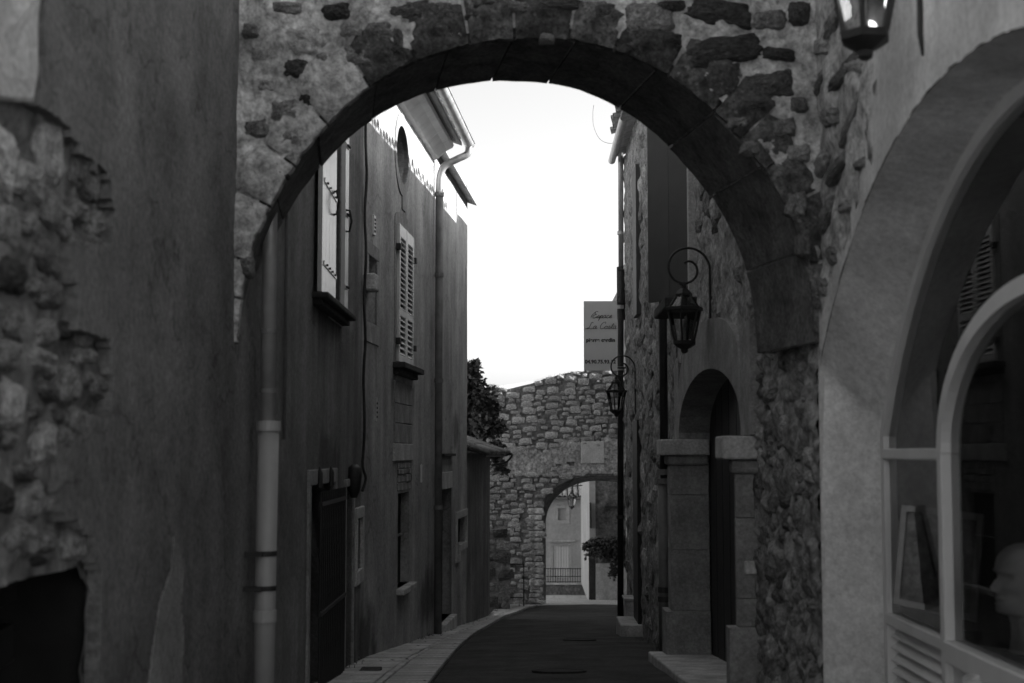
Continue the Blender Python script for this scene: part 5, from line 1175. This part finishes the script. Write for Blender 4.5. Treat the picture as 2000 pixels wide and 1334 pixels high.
# ================================================================== far gateway
FY = 38.0; FW = Wall((3.2, FY), (-3.0, FY), (0, 10))
fg = thing('far_gateway', (1, FY, gz(FY)), 'ruined rubble wall with an arched gateway closing the far end of the lane', 'gateway')
k_ = FY / F
crw = atY(1172, 929, FY); spl = atY(1057, 1000, FY); bcr, bsp = atY(1172, 939, FY + .95), atY(1066, 1022, FY + .95); hwF = crw.x - spl.x; riF = crw.z - spl.z
def farc(X): d = abs(X - crw.x) / hwF; return spl.z + riF * math.sqrt(max(0, 1 - d ** 2.2)) if d < 1 else -9
TOPP = [(900, 790), (945, 768), (960, 752), (975, 757), (1000, 762), (1020, 757), (1045, 748), (1062, 740), (1085, 734), (1105, 728), (1150, 724), (1240, 722), (1400, 722)]
tpw = [(atY(x, y, FY).x, atY(x, y, FY).z) for x, y in TOPP]
def ftop(X):
    if X <= tpw[0][0]: return tpw[0][1]
    for (a, z), (b, w_) in zip(tpw, tpw[1:]):
        if X <= b: return z + (w_ - z) * (X - a) / (b - a)
    return tpw[-1][1]
cell = .07; mb = MB(); Xc = lin(-2.6, 6.5, cell); KR = 70; idx = {}
def zrow(X, k): b = max(farc(X), gz(FY) - .4); return b + (ftop(X) - b) * k / KR
def fv(i, k):
    if (i, k) not in idx:
        X = Xc[i]; z = zrow(X, k); q = Vector((X * 4, 1, z * 5)); idx[(i, k)] = len(mb.v)
        mb.v.append(Vector((X, FY - .05 * (noise.noise(q) + .5 * noise.noise(q * 2.2) + .35 * noise.noise(q * 4.7)), z + (.03 * noise.noise(q * 2) if k == KR else 0))))
    return idx[(i, k)]
jl_ = crw.x - hwF + .03
for i in range(len(Xc) - 1):
    X0, X1 = Xc[i], Xc[i + 1]
    if (farc(X0) > -8) != (farc(X1) > -8):
        zs_ = spl.z; mb.quad((X0, FY, zs_), (X1, FY, zs_), (X1, FY, ftop(X1)), (X0, FY, ftop(X0)))
        if X0 < crw.x - .5: mb.quad((X0, FY, gz(FY) - .4), (jl_, FY, gz(FY) - .4), (jl_, FY, zs_), (X0, FY, zs_))
        continue
    for k in range(KR): mb.f.append((fv(i, k), fv(i + 1, k), fv(i + 1, k + 1), fv(i, k + 1)))
mb.build('rubble_face', 'rubble_bed', fg, smooth=True)
co = MB(); hB, rB = bcr.x - bsp.x, bcr.z - bsp.z
def ff(t): X = crw.x - hwF * math.cos(math.pi * t); return Vector((X, FY, spl.z + riF * max(0, 1 - abs((X - crw.x) / hwF) ** 2.2) ** .5))
def fb(t): X = bcr.x - hB * math.cos(math.pi * t); return Vector((X, FY + .95, bsp.z + rB * max(0, 1 - abs((X - bcr.x) / hB) ** 2.2) ** .5))
def sof(i, j):
    t = i / 48; q = ff(t) * (1 - j / 6) + fb(t) * (j / 6); return q + Vector((0, 0, .03 * n3(q, 4)))
co.grid(sof, 48, 6)
zbm = gz(FY) - .4; jl = crw.x - hwF + .02
co.grid(lambda i, j: (lambda q: Vector((q.x, q.y, zbm + (q.z - zbm) * i / 12)))(sof(0, j)), 12, 6)
co.grid(lambda i, j: (lambda q: Vector((q.x, q.y, q.z + (ftop(q.x) - q.z) * j / 4)))(fb(i / 48)), 48, 4)
co.box((crw.x + hwF - .02, FY + .08, zbm), (6.5, FY + .94, 1.9)); co.quad((-2.6, FY + .95, zbm), (bsp.x, FY + .95, zbm), (bsp.x, FY + .95, ftop(bsp.x)), (-2.6, FY + .95, ftop(-2.6)))
for a, b in zip(Xc, Xc[1:]): co.quad((a, FY, ftop(a) - .01), (b, FY, ftop(b) - .01), (b, FY + .95, ftop(b) - .02), (a, FY + .95, ftop(a) - .02))
co.build('wall_core', 'rubble_bed', fg)
def in_arch(X, z, m=.02): return z < farc(X) + m and farc(X) > -8
pz0, pz1 = atY(1100, 925, FY).z, atY(1100, 842, FY).z
vis0, vis1 = atY(952, 900, FY).x, atY(1216, 900, FY).x
def keepF(a, z):
    X = 3.2 - a
    if not (vis0 < X < vis1) or z > ftop(X) - .04 or in_arch(X, z, .07): return False
    if pz0 < z < pz1 and X > vis0 + .3 and n3((X * 1.3, z * 1.6, 2)) > -.5 and z < pz1 - .25 + .5 * n3((X, 1, 5), 1.4): return False
    return True
def patch_cut(a, z):
    X = 3.2 - a
    return not (pz0 - .05 < z < pz1 + .05 and vis0 + .1 < X < vis1 + .2) or in_arch(X, z, .05) or z > pz1 - .2 + .5 * n3((X, 1, 5), 1.4) or (n3((X * 1.3, z * 1.6, 2)) < -.48)
relief(Wall((3.2, FY - .045), (-3.0, FY - .045), (0, 10)), 0, 4.5, pz0 - .1, pz1 + .1, 'render_patch', 'rubble_patch', fg, cell=.05, amp=.03, sc1=7, cut=patch_cut)
FWs = Wall((3.2, FY - .005), (-3.0, FY - .005), (0, 10))
scatter(FWs, 3.2 - vis1, 3.2 - vis0, gz(FY), 2.3, [((.28, .38), (.13, .2), .05), ((.17, .29), (.09, .145), .4), ((.09, .18), (.06, .11), .55)], (.07), ['rubble'], fg, keepF, 9000, 41, sink=.0, over=.95, limit=620, roll=.14)
# jamb quoins turning into the passage
rq = random.Random(9); z = gz(FY)
while z < spl.z + .1:
    h = rq.uniform(.12, .22); X = jl - .14 + rq.uniform(-.05, .05)
    bevel(MB().box((X - .2, FY - .04 - rq.uniform(0, .04), z + .012), (jl + rq.uniform(.0, .05), FY + .4, z + h - .012)).build('quoin', 'rubble', fg), .035, 2); z += h
# blank square panel
pq0, pq1 = atY(1135, 905, FY), atY(1180, 862, FY)
bevel(MB().box((pq0.x, FY - .075, pq0.z), (pq1.x, FY + .02, pq1.z)).build('blank_panel', 'surround_pale', fg), .015, 1)
# ================================================================== beyond the gateway
hb_ = thing('corner_building', (2.2, 46, gz(46)), 'weathered stone building with a pale plastered corner beyond the far gateway', 'building')
BY = 46.0; cx0, cx1 = atY(1151, 1000, BY).x, atY(1163, 1000, BY).x
CW = Wall((6.0, BY), (cx1, BY), (2, 10)); CS = Wall((cx0, BY), (cx0, BY + 8), (0, 50))
relief(CW, 0, 6.0 - cx1, gz(BY) - .3, 1.2, 'rubble_face', 'rubble_bed', hb_, cell=.08, amp=.05, sc1=3)
MB().box((cx0, BY - .03, gz(BY) - .2), (cx1, BY + 8, 1.2)).build('plaster_corner', 'plaster_far', hb_)
MB().box((cx1 + .02, BY + .1, gz(BY) - .3), (6, BY + 8, 1.2)).build('body', 'rubble_bed', hb_); MB().box((3.4, BY + .2, 1.2), (9, BY + 24, 6.5)).box((6.1, BY - 7, gz(BY) - 1), (9, BY + 24, 6.5)).build('unseen_sun_block', 'rubble_bed', hb_)  # the tall boxes are unseen, added to shade the road and pale house
MB().box((cx0 - .02, BY - .05, gz(BY) - .2), (cx0 + .18, BY + .15, atY(1155, 1070, BY).z)).build('gate_post', 'gap', hb_)
MB().box((cx1 - .0, BY - .09, gz(BY) - .2), (6, BY - .06, atY(1190, 1100, BY).z)).build('plastered_plinth', 'surround_pale', hb_)
a_ = atY(1153, 1000, BY - .1); MB().box((a_.x - .03, BY - .4, a_.z - .5), (a_.x + .02, BY + .05, a_.z + .3)).build('shutter', 'wood_dark', hb_)
zr = atY(1190, 990, BY).z; MB().box((cx1 + .3, BY - .14, zr - .04), (6, BY - .03, zr + .04)).build('ledge', 'gap', hb_)
bu = thing('climbing_shrub', (2.4, 45.6, gz(45.6)), 'dark shrub spilling over the wall inside the far gateway', 'shrub')
foliage('foliage', [bl(1195, 1062, 45.3, 22, .6), bl(1165, 1060, 45.3, 16, .6), bl(1147, 1066, 45.2, 9, .8), bl(1215, 1075, 45.3, 26, .7), bl(1185, 1085, 45.2, 14, .7), bl(1205, 1105, 45.2, 14, 1.0), bl(1150, 1082, 45.2, 6, 1.4), bl(1170, 1078, 45.2, 12, .7), bl(1222, 1052, 45.3, 16, .7), bl(1196, 1120, 45.2, 7, 1.5)], 2600, .13, bu, 16)
MB().tube([(3.1, 45.7, gz(45.6)), (3.0, 45.6, gz(45.6) + .9), (2.7, 45.4, gz(45.6) + 1.5)], [.06, .05, .03], 6).build('stem', 'bark', bu)
# low wall, railing
lwz = gz(58); wl0, wl1 = 0.0, 4.5; zt1 = atY(1100, 1142, 58).z
lw_ = thing('retaining_wall', (2, 58, lwz), 'low stone retaining wall carrying the iron railing beyond the gateway', 'wall')
LW = Wall((wl1, 58), (wl0, 58), (1, 10)); relief(LW, 0, wl1 - wl0, lwz - .3, zt1, 'face', 'rubble_bed', lw_, cell=.1, amp=.03, sc1=3)
MB().box((wl0, 57.93, zt1), (wl1, 58.35, zt1 + .06)).build('coping', 'slab', lw_)
ra = thing('iron_railing', (1.5, 58.2, zt1), 'black iron railing on the low wall in front of the far house', 'railing')
rz1_ = atY(1060, 1110, 58.2).z
MB().box((wl0, 58.18, rz1_ - .03), (wl1, 58.22, rz1_)).build('rail', 'iron', ra); MB().box((wl0, 58.18, zt1 + .30), (wl1, 58.22, zt1 + .33)).build('rail', 'iron', ra); MB().box((wl0, 58.18, zt1 + .08), (wl1, 58.22, zt1 + .11)).build('rail', 'iron', ra)
x = .1
while x < 3.0:
    MB().tube([(x, 58.2, zt1 + .05), (x, 58.2, rz1_ + .02)], .013, 5).build('bar', 'iron', ra); x += .1
# far house
HY = 68.0
fh = thing('pale_house', (1.5, HY, gz(HY)), 'pale plastered house with a tiled roof seen through the far gateway', 'house')
HW = Wall((6.0, HY), (-2.0, HY), (1, 10)); ez = atY(1110, 972, HY).z
def RH(x0, x1, yt, yb): a, b = atY(x0, yt, HY), atY(x1, yb, HY); return (6.0 - b.x, 6.0 - a.x, b.z, a.z)
hw1, hw2 = RH(1090, 1106, 993, 1016), RH(1081, 1111, 1066, 1128)
wall_sheet(HW, 0, 8.0, gz(HY) - .5, ez, [dict(rect=hw1, depth=.18), dict(rect=hw2, depth=.1)], 'wall', 'plaster_far', fh, cell=.8)
frame_ring(HW, hw1, .16, -.02, .03, fh, 'surround_pale'); frame_ring(HW, hw2, .14, -.02, .02, fh, 'plaster_far')
wn_ = MB().wbox(HW, hw1[0], hw1[1], hw1[2], hw1[3], -.2, -.17).build('window', 'shutter_dark', fh)
for f_ in (.5,): MB().wbox(HW, hw1[0], hw1[1], (hw1[2] + hw1[3]) / 2 - .02, (hw1[2] + hw1[3]) / 2 + .02, -.17, -.14).wbox(HW, (hw1[0] + hw1[1]) / 2 - .02, (hw1[0] + hw1[1]) / 2 + .02, hw1[2], hw1[3], -.17, -.145).build('glazing_bar', 'plaster_far', wn_)
md_ = (hw2[0] + hw2[1]) / 2
for s0, s1 in ((hw2[0], md_ - .01), (md_ + .01, hw2[1])):
    for q in range(3): MB().wbox(HW, s0 + (s1 - s0) * q / 3 + .01, s0 + (s1 - s0) * (q + 1) / 3 - .01, hw2[2], hw2[3], -.09, -.05).build('shutter_board', 'white_paint', fh)
MB().wbox(HW, hw2[0] - .3, hw2[1] + .3, hw2[3] + .2, hw2[3] + .28, -.02, .12).build('lintel', 'surround_pale', fh)
rz_ = atY(1110, 925, HY + 3).z
MB().hexa([(-2.2, HY - .3, ez - .05), (6.2, HY - .3, ez - .05), (6.2, HY + 3.5, rz_ + .3), (-2.2, HY + 3.5, rz_ + .3), (-2.2, HY - .3, ez + .02), (6.2, HY - .3, ez + .02), (6.2, HY + 3.5, rz_ + .37), (-2.2, HY + 3.5, rz_ + .37)]).build('roof', 'gap', fh)
tm = MB(); sl2 = (rz_ + .35 - ez) / 3.8; rr_ = random.Random(3); xx = .2
while xx < 4.2:                                  # far tiles, too small to pick apart
    for q in range(10):
        y0 = HY - .4 + q * .4; z0 = ez + .05 + (q * .4) * sl2 + rr_.uniform(-.02, .03); xo = xx + rr_.uniform(-.02, .02)
        tm.grid(lambda i, j: (xo + .11 * math.cos(math.pi * i / 4) * (1 - .15 * j), y0 + .48 * j, z0 + .09 * math.sin(math.pi * i / 4) + .48 * j * sl2 - .02 * j), 4, 1)
        for i in range(4):
            g0, g1 = math.pi * i / 4, math.pi * (i + 1) / 4; tm.quad((xo + .11 * math.cos(g0), y0, z0 + .09 * math.sin(g0)), (xo + .11 * math.cos(g1), y0, z0 + .09 * math.sin(g1)), (xo + .08 * math.cos(g1), y0 + .005, z0 + .055 * math.sin(g1)), (xo + .08 * math.cos(g0), y0 + .005, z0 + .055 * math.sin(g0)))
    xx += .26
tm.build('roof_tiles', 'tile_far', fh, kind='stuff')
MB().tube([(-2, HY - .42, ez - .02), (6, HY - .42, ez - .02)], .06, 8).build('gutter', 'grey_pipe', fh)
MB().box((-2, HY + .1, gz(HY) - .5), (6, HY + 3.5, ez - .06)).build('body', 'plaster_far', fh)
lantern(atY(1117, 995, 52), cx0 + .1, 'black lantern hanging beyond the far gateway in front of the pale house', 1.15, arm='plain', bulb=False)
# ================================================================== hill behind the gateway
hl = MB(); nx, ny = 60, 16
def hillp(i, j):
    x = -60 + 120 * i / nx; y = 130 + 10 * j; px = 1041 + x * F / 150
    if px < 945: py = 752 + (945 - px) * .03
    elif px < 1140: py = 750 - (px - 945) * .165
    else: py = 718 - min(60, (px - 1140) * .05)
    top = (885 - py) * 150 / F; f = min(1.0, j / 3.0)
    return (x, y, -9 + (top + 9) * f + .5 * n3((x, y, 0), .2) * f + .25 * n3((x, y, 0), .8) * f)
hl.grid(hillp, nx, ny); hl.build('hill', 'hill', smooth=False, kind='structure')
# ================================================================== small things on the ground
def manhole(px, py, r, label):
    c = gnd(px, py); sl_ = (gz(c.y + .3) - gz(c.y - .3)) / .6; X0 = c.x
    t = thing('manhole_cover', c, label, 'manhole cover', 'manhole covers in the roadway')
    def P(x, y, h): return Vector((c.x + x, c.y + y, gz(c.y) + .010 + sl_ * y + h + .012))
    def disc(r0, r1, h, nm, m_):
        mb = MB(); n = 28
        for i in range(n):
            g0, g1 = 2 * math.pi * i / n, 2 * math.pi * (i + 1) / n
            mb.quad(P(r0 * math.cos(g0), r0 * math.sin(g0), h), P(r1 * math.cos(g0), r1 * math.sin(g0), h), P(r1 * math.cos(g1), r1 * math.sin(g1), h), P(r0 * math.cos(g1), r0 * math.sin(g1), h))
            mb.quad(P(r1 * math.cos(g0), r1 * math.sin(g0), h), P(r1 * math.cos(g0), r1 * math.sin(g0), h - .05), P(r1 * math.cos(g1), r1 * math.sin(g1), h - .05), P(r1 * math.cos(g1), r1 * math.sin(g1), h))
        return mb.build(nm, m_, t)
    disc(0, r * .88, .004, 'lid', 'gap'); disc(r * .9, r, .006, 'rim', 'gap')
manhole(1092, 1315, .25, 'round iron manhole cover in the asphalt nearest the camera'); manhole(1132, 1253, .22, 'round iron manhole cover farther down the asphalt lane')
c = gnd(722, 1318); dg_ = thing('drain_grate', c, 'dark rectangular drain grate set in the left pavement', 'drain grate'); zz = gz(c.y) + .045
MB().box((c.x - .09, c.y - .2, zz - .05), (c.x + .09, c.y + .2, zz - .012)).build('pit', 'dark', dg_)
for k in range(7): MB().box((c.x - .09, c.y - .2 + k * .06, zz - .01), (c.x + .09, c.y - .17 + k * .06, zz)).build('bar', 'iron', dg_)

# weeds on the gateway top and along the wall feet, grit and fallen leaves
def tufts(name, spots, label, cat, size, seed, parent=None):
    rg = random.Random(seed); mb = MB()
    for (x, y, z, n, h) in spots:
        for _ in range(n):
            b = Vector((x + rg.gauss(0, .05), y + rg.gauss(0, .04), z)); d = Vector((rg.gauss(0, .5), rg.gauss(0, .5), 1)).normalized(); q = d.orthogonal().normalized() * size; L_ = h * rg.uniform(.5, 1.2)
            mb.tri(b - q, b + q, b + d * L_ + Vector((rg.gauss(0, .3), rg.gauss(0, .3), 0)) * L_ * .5)
    return mb.build(name, 'leaf', parent, label=label, cat=cat, kind='stuff')
rw = random.Random(77)
sp_ = [(X, FY + rw.uniform(.0, .4), ftop(X) - .02, rw.randint(4, 12), rw.uniform(.05, .13)) for X in [rw.uniform(vis0, vis1) for _ in range(26)]]
tufts('wall_weeds', sp_, 'tufts of weeds growing on top of the far ruined gateway wall', 'weeds', .008, 5)
sp_ = []
for _ in range(34):
    Y = rw.uniform(11, 33); sp_.append((left_x(Y) + .03, Y, gz(Y) + .03, rw.randint(3, 9), rw.uniform(.03, .09)))
for _ in range(22):
    Y = rw.uniform(15.5, 23); sp_.append((1.47, Y, gz(Y) + .0, rw.randint(3, 9), rw.uniform(.03, .09)))
tufts('pavement_weeds', sp_, 'small weeds sprouting along the feet of the lane walls', 'weeds', .005, 6)
lv = MB()
for _ in range(170):
    Y = 9.5 + 24 * rw.random() ** 1.4; e = edge_x(Y); X = e + (abs(rw.gauss(0, .22)) if rw.random() < .5 else -rw.uniform(0, .7)) if rw.random() < .72 else 1.45 - abs(rw.gauss(0, .12))
    X = max(X, left_x(Y) + .03); z = gz(Y) + (.044 if X < e else .02) ; a = rw.uniform(0, 6.28); s_ = rw.uniform(.012, .03); u = Vector((math.cos(a), math.sin(a), rw.uniform(-.1, .25))) * s_; v = Vector((-math.sin(a), math.cos(a), rw.uniform(-.1, .3))) * s_ * .6; c = Vector((X, Y, z + .004))
    lv.quad(c - u, c + v, c + u, c - v)
lv.build('fallen_leaves', 'bark', label='scattered dry leaves and grit along the pavement edge', cat='leaves', kind='stuff')
